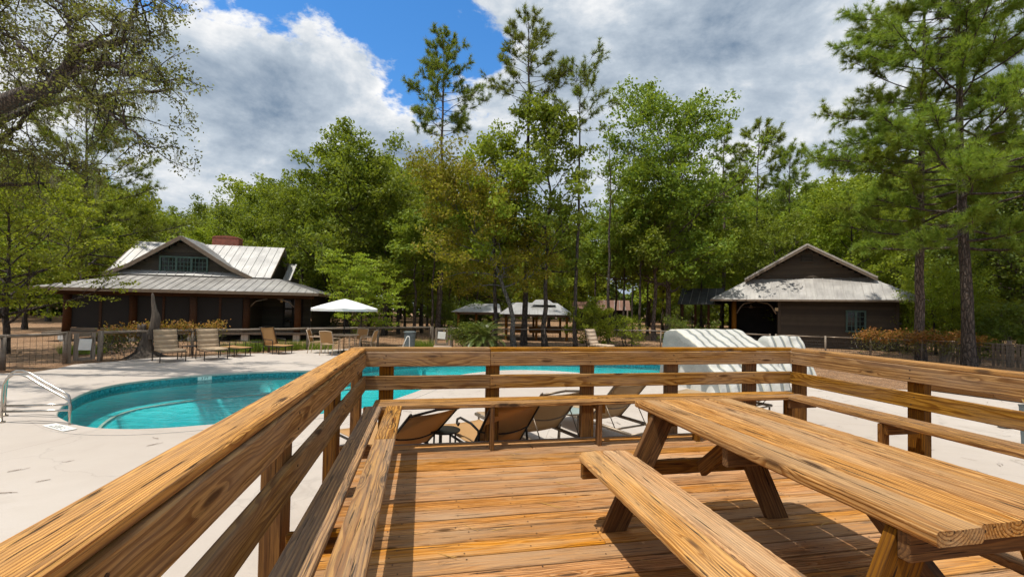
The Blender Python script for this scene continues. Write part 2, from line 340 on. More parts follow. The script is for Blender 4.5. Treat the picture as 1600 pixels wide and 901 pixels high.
def m_siding(name, col):
    b = NB(name, 0.75); i = b.island(); n1 = b.noise(3, 4, 0.6); c = b.ramp(i, (0.0, tuple(x * 0.62 for x in col)), (1.0, tuple(x * 1.25 for x in col)))
    b.col(b.mix(b.ramp(n1, (0.4, 0.0), (0.8, 0.5)), c, tuple(x * 0.5 for x in col))); return b.m
SIDING = m_siding('brown_siding', (0.066, 0.046, 0.027)); SIDING_D = m_siding('dark_olive_siding', (0.046, 0.038, 0.024))
SIDING0 = plain('brown_trim', (0.085, 0.063, 0.040), 0.75, 0, 0.25, 2.5)
METALEDGE = plain('pale_metal_edge', (0.42, 0.38, 0.33), 0.5, 0.3, 0.2, 4)
FASCIA = plain('brown_fascia', (0.17, 0.125, 0.085), 0.7, 0, 0.2, 4)
GREEN = plain('green_trim', (0.050, 0.100, 0.080), 0.55, 0, 0.2, 6)
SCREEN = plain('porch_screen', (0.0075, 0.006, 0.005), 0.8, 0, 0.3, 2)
DARKIN = plain('dark_interior', (0.014, 0.011, 0.009), 0.9, 0, 0.4, 2)  # near-black colour: the shade of porch interiors and soffits is painted in
FLOORB = plain('porch_floor', (0.18, 0.14, 0.10), 0.8, 0, 0.25, 3)
GLASS = plain('dark_window_glass', (0.012, 0.015, 0.015), 0.08, 0, 0.1, 2)
LAMP = plain('porch_lamp_glass', (0.55, 0.42, 0.22), 0.4, 0, 0.1, 4)
GREYP = plain('grey_plastic', (0.10, 0.12, 0.125), 0.55, 0, 0.15, 8)
YELLOW = plain('yellow_plastic', (0.72, 0.42, 0.02), 0.35, 0, 0.08, 8)
ORANGEP = plain('orange_plastic', (0.70, 0.20, 0.02), 0.35, 0, 0.08, 8)
CANVAS = plain('white_canvas', (0.66, 0.66, 0.64), 0.85, 0, 0.08, 3)
STONE = plain('pale_rock', (0.36, 0.34, 0.31), 0.85, 0, 0.35, 14, 0.01)
RUBBER = plain('black_plastic', (0.02, 0.02, 0.022), 0.6, 0, 0.2, 8)
GLASST = plain('frosted_glass_top', (0.30, 0.36, 0.34), 0.15, 0, 0.1, 5)
def m_stripe():
    b = NB('striped_tarpaulin', 0.6); co = b.tc.outputs['Object']; sp = b.node('ShaderNodeSeparateXYZ'); b.L.new(co, sp.inputs[0])
    y = b.math('ADD', sp.outputs[1], b.math('MULTIPLY', b.noise(2, 2, 0.5, co), 0.03)); s = b.math('FRACT', b.math('MULTIPLY', y, 3.4))
    c = b.ramp(s, (0.0, (0.48, 0.47, 0.43)), (0.40, (0.48, 0.47, 0.43)), (0.43, (0.19, 0.20, 0.19)), (0.68, (0.17, 0.18, 0.17)), (0.70, (0.46, 0.44, 0.34)), (0.78, (0.46, 0.44, 0.34)), (0.80, (0.48, 0.47, 0.43)), interp='LINEAR')
    c = b.mix(b.ramp(b.noise(4, 5, 0.6, co), (0.5, 0.0), (0.8, 0.35)), c, (0.30, 0.28, 0.24)); b.col(c); b.bump(b.noise(7, 4, 0.6, co, 0.8), 0.03, 0.6); return b.m
STRIPE = m_stripe()
def leafm(name, a, b2, c3, trans=0.35, rough=0.55):
    """leaf colour varies leaf by leaf and a little over the crown"""
    b = NB(name, rough); i = b.island(); rn = b.rnd(); g = b.noise(0.45, 3, 0.6)
    c = b.ramp(i, (0.0, a), (0.6, b2), (1.0, c3)); c = b.mix(b.ramp(g, (0.35, 0.0), (0.7, 0.6)), c, b2)
    h = b.node('ShaderNodeHueSaturation'); b.put(h.inputs['Value'], b.math('MULTIPLY_ADD', rn, 0.35, 0.82)); b.put(h.inputs['Hue'], b.math('MULTIPLY_ADD', rn, 0.035, 0.477)); b.L.new(c, h.inputs['Color'])
    b.col(h.outputs[0]); b.b.inputs['Specular IOR Level'].default_value = 0.25
    tr = b.node('ShaderNodeBsdfTranslucent'); b.L.new(b.mix(0.55, h.outputs[0], (0.34, 0.40, 0.02), 'MIX'), tr.inputs[0])
    mx = b.node('ShaderNodeMixShader'); mx.inputs[0].default_value = trans
    b.L.new(b.b.outputs[0], mx.inputs[1]); b.L.new(tr.outputs[0], mx.inputs[2]); b.L.new(mx.outputs[0], b.N['Material Output'].inputs[0]); return b.m
LEAF = leafm('green_leaves', (0.090, 0.147, 0.018), (0.160, 0.230, 0.024), (0.243, 0.301, 0.039), 0.42)
LEAF_L = leafm('light_green_leaves', (0.147, 0.212, 0.018), (0.237, 0.307, 0.024), (0.333, 0.378, 0.039), 0.45)
LEAF_Y = leafm('yellow_green_leaves', (0.150, 0.155, 0.014), (0.270, 0.245, 0.018), (0.400, 0.330, 0.030), 0.42)
LEAF_D = leafm('dark_green_leaves', (0.051, 0.088, 0.013), (0.096, 0.147, 0.020), (0.154, 0.201, 0.031), 0.35)
LEAF_O = leafm('olive_oak_leaves', (0.109, 0.112, 0.035), (0.186, 0.183, 0.061), (0.294, 0.283, 0.121), 0.4)
LEAF_R = leafm('orange_brown_leaves', (0.27, 0.125, 0.025), (0.42, 0.205, 0.045), (0.26, 0.21, 0.06), 0.3)
NEEDLE = leafm('pine_needles', (0.077, 0.124, 0.022), (0.147, 0.195, 0.031), (0.243, 0.271, 0.050), 0.35)
NEEDLE_B = leafm('bright_pine_needles', (0.109, 0.177, 0.024), (0.198, 0.277, 0.039), (0.307, 0.366, 0.061), 0.42)
GRASSM = leafm('grass_blades', (0.10, 0.18, 0.02), (0.18, 0.28, 0.03), (0.26, 0.30, 0.06), 0.3)
MOSS = leafm('grey_moss', (0.20, 0.19, 0.15), (0.28, 0.27, 0.21), (0.34, 0.33, 0.26), 0.3)
STRAWM = leafm('dry_needles', (0.28, 0.13, 0.03), (0.42, 0.21, 0.05), (0.20, 0.12, 0.06), 0.1)
TWIG = leafm('dry_twigs', (0.09, 0.06, 0.04), (0.16, 0.11, 0.07), (0.06, 0.045, 0.03), 0.0)
def m_bark(name, a, b2, sc=(14, 14, 3.2)):
    b = NB(name, 0.9); co = b.tc.outputs['Object']; vo = b.node('ShaderNodeTexVoronoi', feature='DISTANCE_TO_EDGE'); vo.inputs['Scale'].default_value = 1.0
    b.L.new(b.vec('ADD', b.vec('MULTIPLY', co, sc), b.noise(6, 2, 0.5, co, out='Color')), vo.inputs['Vector'])
    n1 = b.noise(2.2, 4, 0.6, co); e = b.ramp(vo.outputs['Distance'], (0.02, 0.0), (0.22, 1.0))
    b.col(b.mix(e, tuple(x * 0.35 for x in a), b.mix(n1, a, b2))); b.bump(e, 0.03, 0.9); return b.m
def m_dead():
    b = NB('dead_wood', 0.9); co = b.tc.outputs['Object']; n1 = b.noise(1.0, 5, 0.65, b.vec('MULTIPLY', co, (16, 16, 1.6))); n2 = b.noise(2.0, 4, 0.6, co)
    b.col(b.mix(b.ramp(n2, (0.4, 0.0), (0.7, 0.7)), b.ramp(n1, (0.35, (0.03, 0.024, 0.018)), (0.55, (0.085, 0.065, 0.048)), (0.72, (0.19, 0.155, 0.12))), (0.10, 0.075, 0.055))); b.bump(n1, 0.04, 0.8); return b.m
DEAD = m_dead()
BARK_P = m_bark('pine_bark', (0.15, 0.105, 0.08), (0.24, 0.185, 0.15))
BARK_D = m_bark('dark_bark', (0.075, 0.055, 0.042), (0.13, 0.10, 0.078))
BARK_G = m_bark('grey_bark', (0.18, 0.165, 0.145), (0.30, 0.28, 0.25), (18, 18, 8))
# ------------------------------------------------------------------ ground, concrete, pool
def catmull(P, n=8):
    out = []; m = len(P)
    for i in range(m):
        a, b, c, d = P[i - 1], P[i], P[(i + 1) % m], P[(i + 2) % m]
        for k in range(n):
            t = k / n; out.append(0.5 * ((2 * b) + (c - a) * t + (2 * a - 5 * b + 4 * c - d) * t * t + (3 * b - a - 3 * c + d) * t ** 3))
    return out
POOLPX = [(88, 646), (97, 655), (120, 664), (155, 669), (205, 670.5), (260, 668.5), (320, 664), (400, 657), (480, 649), (564, 638.5), (612, 625), (655, 610), (706, 589), (742, 582.3),
          (790, 578.3), (850, 578.8), (917, 583), (980, 588), (1040, 591), (1088, 587), (1102, 579), (1070, 571), (1000, 566), (900, 562.5), (780, 561), (660, 563), (575, 570.5), (520, 576.2),
          (485, 578), (400, 580.5), (300, 586.5), (200, 597), (140, 610), (104, 628)]
POOL = catmull([un(x, y) for x, y in POOLPX], 5)
def offset(P, d):
    n = len(P); out = []; area = sum(P[i].x * P[(i + 1) % n].y - P[(i + 1) % n].x * P[i].y for i in range(n)); s = 1 if area > 0 else -1
    for i in range(n):
        t = (P[(i + 1) % n] - P[i - 1]).normalized(); out.append(P[i] + Vector((-t.y, t.x, 0)) * d * s)
    return out
def filled(name, outer, hole, z):
    bm = bmesh.new(); ed = []
    for loop in (outer, hole):
        if not loop: continue
        vs_ = [bm.verts.new((p.x, p.y, z)) for p in loop]
        ed += [bm.edges.new((vs_[i], vs_[(i + 1) % len(vs_)])) for i in range(len(vs_))]
    bmesh.ops.triangle_fill(bm, edges=ed, use_beauty=True)
    bmesh.ops.recalc_face_normals(bm, faces=bm.faces)
    if bm.faces and sum(f.normal.z for f in bm.faces) < 0: bmesh.ops.reverse_faces(bm, faces=bm.faces)
    me = bpy.data.meshes.new(name); bm.to_mesh(me); bm.free(); return me
big = [Vector((math.cos(t) * 420, math.sin(t) * 420, 0)) for t in np.linspace(0, 2 * math.pi, 49)[:-1]]
tag(obj('ground', filled('ground', big, offset(POOL, -0.5), -0.035), STRAW), kind='structure')
SLABPX = [(-260, 596), (-60, 586), (0, 583), (52, 581), (86, 576), (116, 569), (150, 566.5), (190, 563.5), (232, 558.5), (305, 557), (356, 553.5), (418, 551), (480, 546.5), (540, 545), (590, 543), (625, 540.5),
          (704, 540), (712, 546), (760, 548), (850, 548), (950, 547), (1020, 549), (1100, 552), (1180, 556), (1240, 566), (1262, 590), (1330, 605), (1450, 610), (1600, 630)]
slab = [un(x, y) for x, y in SLABPX] + [Vector((11.5, 5, 0)), Vector((12.5, -6, 0)), Vector((-26, -6, 0)), Vector((-24, 6, 0))]
def polyedge(P, z0, z1):
    n = len(P); return [(p.x, p.y, z) for z in (z0, z1) for p in P], [(i, (i + 1) % n, n + (i + 1) % n, n + i) for i in range(n)]
pd = obj('pool_deck_pavement', filled('pool_deck', slab, offset(POOL, -0.30), 0.0), CONC); tag(pd, kind='structure')
cp = offset(POOL, -0.305)
n = len(POOL); inn = offset(POOL, 0.012)
V = [(p.x, p.y, 0.004) for p in cp] + [(p.x, p.y, 0.006) for p in offset(POOL, -0.28)] + [(p.x, p.y, 0.006) for p in POOL] + [(p.x, p.y, -0.004) for p in inn] + [(p.x, p.y, -0.045) for p in inn] + [(p.x, p.y, -0.05) for p in offset(POOL, -0.02)]
F = [(k * n + i, k * n + (i + 1) % n, (k + 1) * n + (i + 1) % n, (k + 1) * n + i) for k in range(5) for i in range(n)]
pool = empty('swimming_pool', un(400, 620), 'curved turquoise swimming pool set into the pale concrete beyond the deck rail', 'pool')
PI_ = Matrix.Translation(-un(400, 620))
obj('coping', pyd('coping', V, F), CONC, pool, PI_)
def ring(name, A, za, B, zb, mat):
    v = [(p.x, p.y, za) for p in A] + [(p.x, p.y, zb) for p in B]; f = [(i, n + i, n + (i + 1) % n, (i + 1) % n) for i in range(n)]
    return obj(name, pyd(name, v, f), mat, pool, PI_, smooth=True)
ring('tile_band', offset(POOL, -0.006), -0.03, offset(POOL, -0.006), -0.24, TILE)
shell = offset(POOL, -0.004); led = offset(POOL, 0.45); bot = offset(POOL, 0.62)
v = [(p.x, p.y, -0.24) for p in shell] + [(p.x, p.y, -0.55) for p in shell] + [(p.x, p.y, -0.56) for p in led] + [(p.x, p.y, -1.25) for p in bot]
f = [(k * n + i, (k + 1) * n + i, (k + 1) * n + (i + 1) % n, k * n + (i + 1) % n) for k in range(3) for i in range(n)]
obj('pool_wall', pyd('pool_wall', v, f), PLASTER, pool, PI_, smooth=True)
obj('pool_floor', filled('pool_floor', offset(POOL, 0.60), None, -1.25), PLASTER, pool, PI_)
ring('ledge_edge', offset(POOL, 0.40), -0.545, offset(POOL, 0.452), -0.548, COPING)
obj('water', filled('water', offset(POOL, -0.002), None, -0.13), WATER, pool, PI_)
def text(body, parent, M, size, mat):
    cu = bpy.data.curves.new('lettering', 'FONT'); cu.body = body; cu.size = size; cu.align_x = 'CENTER'; cu.align_y = 'CENTER'; cu.extrude = 0.0006
    tmp = bpy.data.objects.new('lettering_curve', cu); C.objects.link(tmp); bpy.context.view_layer.update()
    me = bpy.data.meshes.new_from_object(tmp.evaluated_get(bpy.context.evaluated_depsgraph_get())); bpy.data.objects.remove(tmp); me.materials.clear(); return obj('lettering', me, mat, parent, M)
def nearest(px, py):
    q = un(px, py); i = min(range(n), key=lambda k: (POOL[k] - q).length); t = (POOL[(i + 1) % n] - POOL[i - 1]).normalized(); return POOL[i], t
q, t = nearest(122, 664); nin = Vector((t.y, -t.x, 0)); nin = nin if (q + nin * 0.5 - un(300, 630)).length > (q - un(300, 630)).length else -nin
ang = math.atan2(t.y, t.x); ang = ang if math.cos(ang) < 0 else ang + math.pi
mk = tag(obj('depth_marker', withmat(boxmesh(0.62, 0.15, 0.008, 0.001), WHITE), None, None, Matrix.Translation(q + nin * 0.19 + Vector((0, 0, 0.016))) @ rotz(ang)), 'white depth tile with black letters on the pool coping beside the ladder', 'depth marker')
text('3 FEET', mk, Matrix.Translation((0, 0, 0.0045)), 0.135, INK)
q, t = nearest(329, 583); tin = (un(329, 640) - q).normalized()
mk = tag(obj('waterline_marker', withmat(boxmesh(0.30, 0.085, 0.008, 0.001), WHITE), None, None, Matrix.Translation(q + tin * 0.016 + Vector((0, 0, -0.088))) @ rotz(math.atan2(t.y, t.x) if t.x > 0 else math.atan2(-t.y, -t.x)) @ Matrix.Rotation(math.pi / 2, 4, 'X')), 'small white depth tile on the far inner pool wall at the waterline', 'depth marker')
text('3 FT', mk, Matrix.Translation((0, 0, 0.0046)), 0.085, INK)
# ------------------------------------------------------------------ raised timber deck
DM = Matrix.Translation((DO.x, DO.y, DZ)) @ rotz(DA)
rng = random.Random(4)
deck = empty('wooden_deck', DM, 'raised platform of orange brown pine boards under the picnic table', 'deck')
VN = -5.6
v = -0.060; k = 0
while v > VN:
    w = 0.1365; vc = v - 0.1493 / 2
    cuts = [-0.04, 4.92]
    if k % 3 == 1: cuts = [-0.04, rng.choice((1.63, 2.44, 3.26)), 4.92]
    if k == 6: cuts = [-0.04, 2.03, 4.92]
    for a, b_ in zip(cuts[:-1], cuts[1:]):
        o = board('deck_board', deck, (a + 0.0015, vc, -0.019 + rng.uniform(-0.0016, 0.0016)), (b_ - 0.0015, vc + rng.uniform(-.0012, .0012), -0.019 + rng.uniform(-0.0016, 0.0016)), w, 0.038, W_DECK, (0, rng.uniform(-0.02, 0.02), 1), 0.006)
    v -= 0.1493; k += 1
board('rim_board', deck, (-0.04, -0.034, -0.025), (4.92, -0.034, -0.025), 0.045, 0.038, W_GREY)
for p0, p1 in (((-0.06, 0.0, -0.135), (4.94, 0.0, -0.135)), ((-0.06, VN, -0.135), (4.94, VN, -0.135))): board('rim_joist', deck, p0, p1, 0.19, 0.038, W_POST, (0, 1, 0))
for u in (-0.06, 4.94): board('rim_joist', deck, (u, VN, -0.135), (u, 0, -0.135), 0.19, 0.038, W_POST, (1, 0, 0))
for u in np.arange(0.8, 4.9, 0.81): board('joist', deck, (u, VN, -0.135), (u, -0.04, -0.135), 0.184, 0.038, W_POST, (1, 0, 0))
def discs(pts, r, nrm=(0, 0, 1), k=6):
    V, F = [], []
    for p in pts:
        b0 = len(V); V += [(p[0] + r * math.cos(2 * math.pi * i / k), p[1] + r * math.sin(2 * math.pi * i / k), p[2]) for i in range(k)]; F.append(tuple(range(b0, b0 + k)))
    return V, F
pts = []
for kk in range(32):
    vc = -0.060 - 0.1493 * kk - 0.0747
    for u in np.arange(0.4, 4.9, 0.405):
        for s in (-0.042, 0.042):
            if rng.random() < 0.8: pts.append((u + rng.uniform(-.045, .045), vc + s + rng.uniform(-.014, .014), 0.0022))
tag(obj('nail_heads', pyd('nails', *discs(pts, 0.0052)), NAIL, deck), kind='stuff')
HB1, HB2, HC = (0.766, 0.911), (0.533, 0.673), (0.9135, 0.9525)
def railing(name, label, axis, const, lo, hi, out, posts, joint=None):
    """axis 'u' or 'v': the direction the rail runs; const: inner face coordinate; out: +1/-1 outward"""
    t = empty(name, DM, label, 'railing')
    P = (lambda a, c, h: (a, c, h)) if axis == 'u' else (lambda a, c, h: (c, a, h))
    nn = (0, 1, 0) if axis == 'u' else (1, 0, 0)
    segs = [(lo, hi)] if joint is None else [(lo, joint - .001), (joint + .001, hi)]
    for (h0, h1) in (HB1, HB2):
        for a, b_ in segs: board('rail_board', t, P(a, const + out * 0.019, (h0 + h1) / 2), P(b_, const + out * 0.019, (h0 + h1) / 2), h1 - h0, 0.038, W_RAIL, nn, 0.005)
    e0, e1 = (0.115, 0.115) if axis == 'u' else (0.0, 0.009)
    for a, b_ in segs: a, b_ = (a - e0 if a == lo else a), (b_ + e1 if b_ == hi else b_); board('cap_board', t, P(a, const + out * 0.083, (HC[0] + HC[1]) / 2), P(b_, const + out * 0.083, (HC[0] + HC[1]) / 2), 0.142, HC[1] - HC[0], W_CAP, (0, 0, 1), 0.007)
    for a in posts:
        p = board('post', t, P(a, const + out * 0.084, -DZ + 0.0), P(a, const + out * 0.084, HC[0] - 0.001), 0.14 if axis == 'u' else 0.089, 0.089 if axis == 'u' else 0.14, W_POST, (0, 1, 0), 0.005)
        for h0, h1 in (HB1, HB2):
            for s in (-0.035, 0.035):
                q = P(a + rng.uniform(-.02, .02), const - out * 0.0012, (h0 + h1) / 2 + s)
                obj('nail_head', NAILM, NAIL, t, Matrix.Translation(q) @ (Matrix.Rotation(math.pi / 2, 4, 'X') if axis == 'u' else Matrix.Rotation(math.pi / 2, 4, 'Y')))
    return t
def nailmesh():
    V, F = [], []; k = 8; r = 0.006
    V = [(r * math.cos(2 * math.pi * i / k), r * math.sin(2 * math.pi * i / k), z) for z in (-0.0012, 0.0012) for i in range(k)]
    F = [tuple(range(k))[::-1], tuple(range(k, 2 * k))] + [(i, (i + 1) % k, k + (i + 1) % k, k + i) for i in range(k)]; return pyd('nail', V, F)
NAILM = nailmesh()
railing('deck_railing', 'wooden deck railing along the far side facing the pool and houses', 'u', 0.0, -0.036, 4.916, 1, (0.19, 1.28, 2.34, 3.36, 4.39), 1.245)
railing('deck_railing', 'wooden deck railing on the left running toward the viewer beside the curved pool end', 'v', 0.0, VN, -0.002, -1, (-0.03, -1.22, -2.47, -3.72, -4.95), -4.35)
railing('deck_railing', 'wooden deck railing on the right behind the picnic table', 'v', 4.88, VN, -0.002, 1, (-0.05, -1.37, -2.75, -4.2))
def bench(name, label, axis, edge, lo, hi, sgn, sup, joint=None, legside=1, legs=True):
    """edge: rail-face coordinate; planks lie from edge+0.05 inward"""
    t = empty(name, DM, label, 'bench')
    P = (lambda a, c, h: (a, c, h)) if axis == 'u' else (lambda a, c, h: (c, a, h))
    for j, c in enumerate((0.05 + 0.070, 0.05 + 0.070 + 0.180)):
        segs = [(lo, hi)] if (joint is None or j == 0) else [(lo, joint - .002), (joint + .002, hi)]
        for a, b_ in segs:
            z = 0.434 + rng.uniform(-0.002, 0.002)
            board('seat_plank', t, P(a, edge + sgn * c, z), P(b_, edge + sgn * c, z), 0.14, 0.038, W_BENCH, (0, 0, 1), 0.006)
    for a in sup:
        nn = (1, 0, 0) if axis == 'u' else (0, 1, 0)
        board('crossbar', t, P(a, edge + sgn * 0.005, 0.368), P(a, edge + sgn * 0.355, 0.368), 0.089, 0.038, W_POST, nn)
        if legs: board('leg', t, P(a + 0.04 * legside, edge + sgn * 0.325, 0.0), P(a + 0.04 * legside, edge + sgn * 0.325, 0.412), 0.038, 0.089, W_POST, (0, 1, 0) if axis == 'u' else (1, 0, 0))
    return t
bench('deck_bench', 'built-in slatted bench along the left railing with black weathered streaks', 'v', 0.0, VN, -0.37, 1, (-0.20, -1.42, -2.62, -3.85), -1.43, 1, False)
bench('deck_bench', 'built-in slatted bench along the far railing above the reclining loungers', 'u', 0.0, 0.10, 4.78, -1, (1.26, 2.36, 3.46), None, -1)
bench('deck_bench', 'built-in slatted bench along the right railing', 'v', 4.88, VN, -0.37, -1, (-0.36, -1.42, -2.7, -3.9))
# ------------------------------------------------------------------ picnic table
def hero(L, w, t, seed, round0=(0, 0), round1=(0, 0), rough=0.0022, cup=0.002, n=56):
    """an old plank along X: worn wavy edges, optional rounded plan corners (left/right) at each end"""
    rg = np.random.default_rng(seed); xs = np.concatenate([np.linspace(-L / 2, -L / 2 + 0.09, 14)[:-1], np.linspace(-L / 2 + 0.09, L / 2 - 0.09, n), np.linspace(L / 2 - 0.09, L / 2, 14)[1:]])
    def wob(a, k=7): 
        s = np.zeros_like(xs)
        for i in range(1, k): s += rg.normal() / i * np.sin(xs * (2.1 * i + rg.uniform(0, 2)) + rg.uniform(0, 6)) + rg.normal() * 0.25 * np.sin(xs * (17 * i) + rg.uniform(0, 6))
        return s * a
    lft, rgt = w / 2 + wob(rough * .6), w / 2 + wob(rough * .6)
    for (r, side) in ((round0[0], 0), (round0[1], 1)):
        if r:
            d = np.clip(r - (xs + L / 2), 0, r); cut = r - np.sqrt(np.maximum(r * r - d * d, 0))
            if side == 0: lft = lft - cut
            else: rgt = rgt - cut
    for (r, side) in ((round1[0], 0), (round1[1], 1)):
        if r:
            d = np.clip(r - (L / 2 - xs), 0, r); cut = r - np.sqrt(np.maximum(r * r - d * d, 0))
            if side == 0: lft = lft - cut
            else: rgt = rgt - cut
    ztop = wob(rough * .5); c = 0.006; m = 14; V = []
    for i, x in enumerate(xs):
        l, r_ = lft[i], rgt[i]; cw = c * 1.4 + abs(rg.normal()) * 0.0016; zt = t / 2 + ztop[i] * .6; zb = -t / 2
        ys = [(-l, zb + cw), (-l, zt - cw), (-l + cw, zt), (-l * .55, zt - cup * .4), (0, zt - cup), (r_ * .55, zt - cup * .4), (r_ - cw, zt), (r_, zt - cw), (r_, zb + cw), (r_ - cw, zb), (r_ * .4, zb), (0, zb), (-l * .4, zb), (-l + cw, zb)]
        V += [(x, y, z) for y, z in ys]
    F = [(i * m + s, i * m + (s + 1) % m, (i + 1) * m + (s + 1) % m, (i + 1) * m + s) for i in range(len(xs) - 1) for s in range(m)]
    F = [q[::-1] for q in F]; F.append(tuple(range(m))); F.append(tuple((len(xs) - 1) * m + s for s in range(m))[::-1]); return pyd('plank', V, F)
TU, TV = 2.31, -2.72
TB = empty('picnic_table', DM @ Matrix.Translation((TU, TV, 0)), 'weathered wooden picnic table with attached side benches on the deck', 'picnic table')
V0, V1 = -1.83 - TV, -3.64 - TV    # far and near ends of the top along v
def yplank(name, u, z, vf, vn, w, t, seed, r0=(0, 0), r1=(0, 0), mat=W_TABLE):
    me = hero(vf - vn, w, t, seed, r0, r1); return obj(name, me, mat, TB, frame((u, vf, z), (u, vn, z), (0, 0, 1)))
for i in range(4):
    u = -0.270 + i * 0.182
    yplank('tabletop_plank', u + 0.01, 0.737 + (0.002 if i % 2 else 0), V0 + (0.012, -0.004, 0.006, -0.002)[i], V1 + (0.0, 0.012, -0.01, 0.0)[i], 0.1735, 0.046, 30 + i)
for s in (-1, 1):
    for j in (0, 1):
        u = s * (0.785 - 0.088 - j * 0.181); outer = j == 0
        if s < 0: r0 = (0.085, 0.0) if outer else (0.0, 0.07)
        else: r0 = (0.0, 0.085) if outer else (0.07, 0.0)
        yplank('bench_plank', u, 0.430, V0 - 0.05 + (0.0 if outer else -0.006), V1 + 0.02, 0.173, 0.044, 50 + 2 * s + j, r0, r0)
def slantleg(name, ub, ut, h1, w, t, v, mat=W_POST):
    """a plank leaning in the u-h plane with level cuts at the boards and under the top"""
    a = math.atan2(ut - ub, h1); hw = w / 2 / math.cos(a); L = h1 / math.cos(a)
    pts = [(ub - hw, 0), (ub + hw, 0), (ut + hw, h1), (ut - hw, h1)]; M = frame((ub, v, 0), (ut, v, h1), (0, 1, 0)); Mi = M.inverted()
    V = [Mi @ Vector((p[0], v + y, p[1])) for y in (-t / 2, t / 2) for p in pts]
    me = pyd(name, V, [(0, 3, 2, 1), (4, 5, 6, 7), (0, 1, 5, 4), (1, 2, 6, 5), (2, 3, 7, 6), (3, 0, 4, 7)])
    bm = bmesh.new(); bm.from_mesh(me); bmesh.ops.recalc_face_normals(bm, faces=bm.faces); bmesh.ops.bevel(bm, geom=bm.edges[:], offset=0.003, segments=1, affect='EDGES'); bm.to_mesh(me); bm.free()
    return obj(name, me, mat, TB, M)
for vf, dv in ((-2.02 - TV, -1), (-3.50 - TV, 1)):
    for s in (-1, 1):
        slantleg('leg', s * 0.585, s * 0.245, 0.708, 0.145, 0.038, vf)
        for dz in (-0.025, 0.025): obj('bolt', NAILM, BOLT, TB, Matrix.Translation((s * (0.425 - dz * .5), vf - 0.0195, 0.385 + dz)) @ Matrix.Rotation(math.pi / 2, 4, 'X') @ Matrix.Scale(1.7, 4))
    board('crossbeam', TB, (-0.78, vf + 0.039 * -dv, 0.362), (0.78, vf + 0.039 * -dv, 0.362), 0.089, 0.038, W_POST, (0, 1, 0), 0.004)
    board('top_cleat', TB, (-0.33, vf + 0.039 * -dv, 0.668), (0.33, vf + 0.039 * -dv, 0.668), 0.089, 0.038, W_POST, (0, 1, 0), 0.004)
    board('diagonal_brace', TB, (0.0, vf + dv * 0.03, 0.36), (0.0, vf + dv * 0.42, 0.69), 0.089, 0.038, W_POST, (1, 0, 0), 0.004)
board('top_cleat', TB, (-0.33, 0.0, 0.668), (0.33, 0.0, 0.668), 0.089, 0.038, W_POST, (0, 1, 0), 0.004)
# pine needles and litter
def strips(items, width):
    V, F = [], []
    for (p, a, L, bend, z) in items:
        prev = None
        for i in range(4):
            t = i / 3; x = p[0] + L * t * math.cos(a) - bend * math.sin(math.pi * t) * math.sin(a); y = p[1] + L * t * math.sin(a) + bend * math.sin(math.pi * t) * math.cos(a)
            dx, dy = -math.sin(a) * width / 2, math.cos(a) * width / 2; b0 = len(V); V += [(x - dx, y - dy, z), (x + dx, y + dy, z + 0.0006)]
            if i: F.append((b0 - 2, b0 - 1, b0 + 1, b0))
    return V, F
it = []
for _ in range(70):
    p = (rng.uniform(0.4, 4.7), rng.uniform(-4.5, -0.3)); a = rng.uniform(-0.9, 0.9) - 0.5; L = rng.uniform(0.10, 0.2)
    for q in range(rng.choice((1, 2, 3))): it.append((p, a + rng.uniform(-.12, .12), L * rng.uniform(.8, 1), rng.uniform(-.012, .012), 0.0045))
o = obj('pine_needle_litter', pyd('needles', *strips(it, 0.0026)), STRAWM, None, DM); tag(o, 'fallen orange pine needles lying on the deck boards', 'pine needles', None, 'stuff')
it = []
for _ in range(300):
    p = (rng.uniform(-12, 11), rng.uniform(1.0, 14)); w = (Vector((*p, 0)) - DO)
    a = rng.uniform(0, 3.1); 
    for q in range(rng.choice((1, 1, 2, 3))): it.append((p, a + rng.uniform(-.15, .15), rng.uniform(0.07, 0.2), rng.uniform(-.02, .02), 0.006))
for _ in range(420):
    p = (rng.uniform(3.6, 11), rng.uniform(1.0, 10)); a = rng.uniform(0, 3.1); it.append((p, a, rng.uniform(0.06, 0.22), rng.uniform(-.02, .02), 0.006))
from mathutils.geometry import intersect_point_line
def inpoly(p, P):
    c = False; j = len(P) - 1
    for i in range(len(P)):
        if (P[i].y > p[1]) != (P[j].y > p[1]) and p[0] < (P[j].x - P[i].x) * (p[1] - P[i].y) / (P[j].y - P[i].y) + P[i].x: c = not c
        j = i
    return c
PO = offset(POOL, -0.3)
it = [q for q in it if not inpoly(q[0], PO) and inpoly(q[0], slab)]
o = obj('pine_needle_litter', pyd('needles', *strips(it, 0.006)), TWIG, None); tag(o, 'dry pine needles and twigs scattered over the pale concrete', 'pine needles', None, 'stuff')
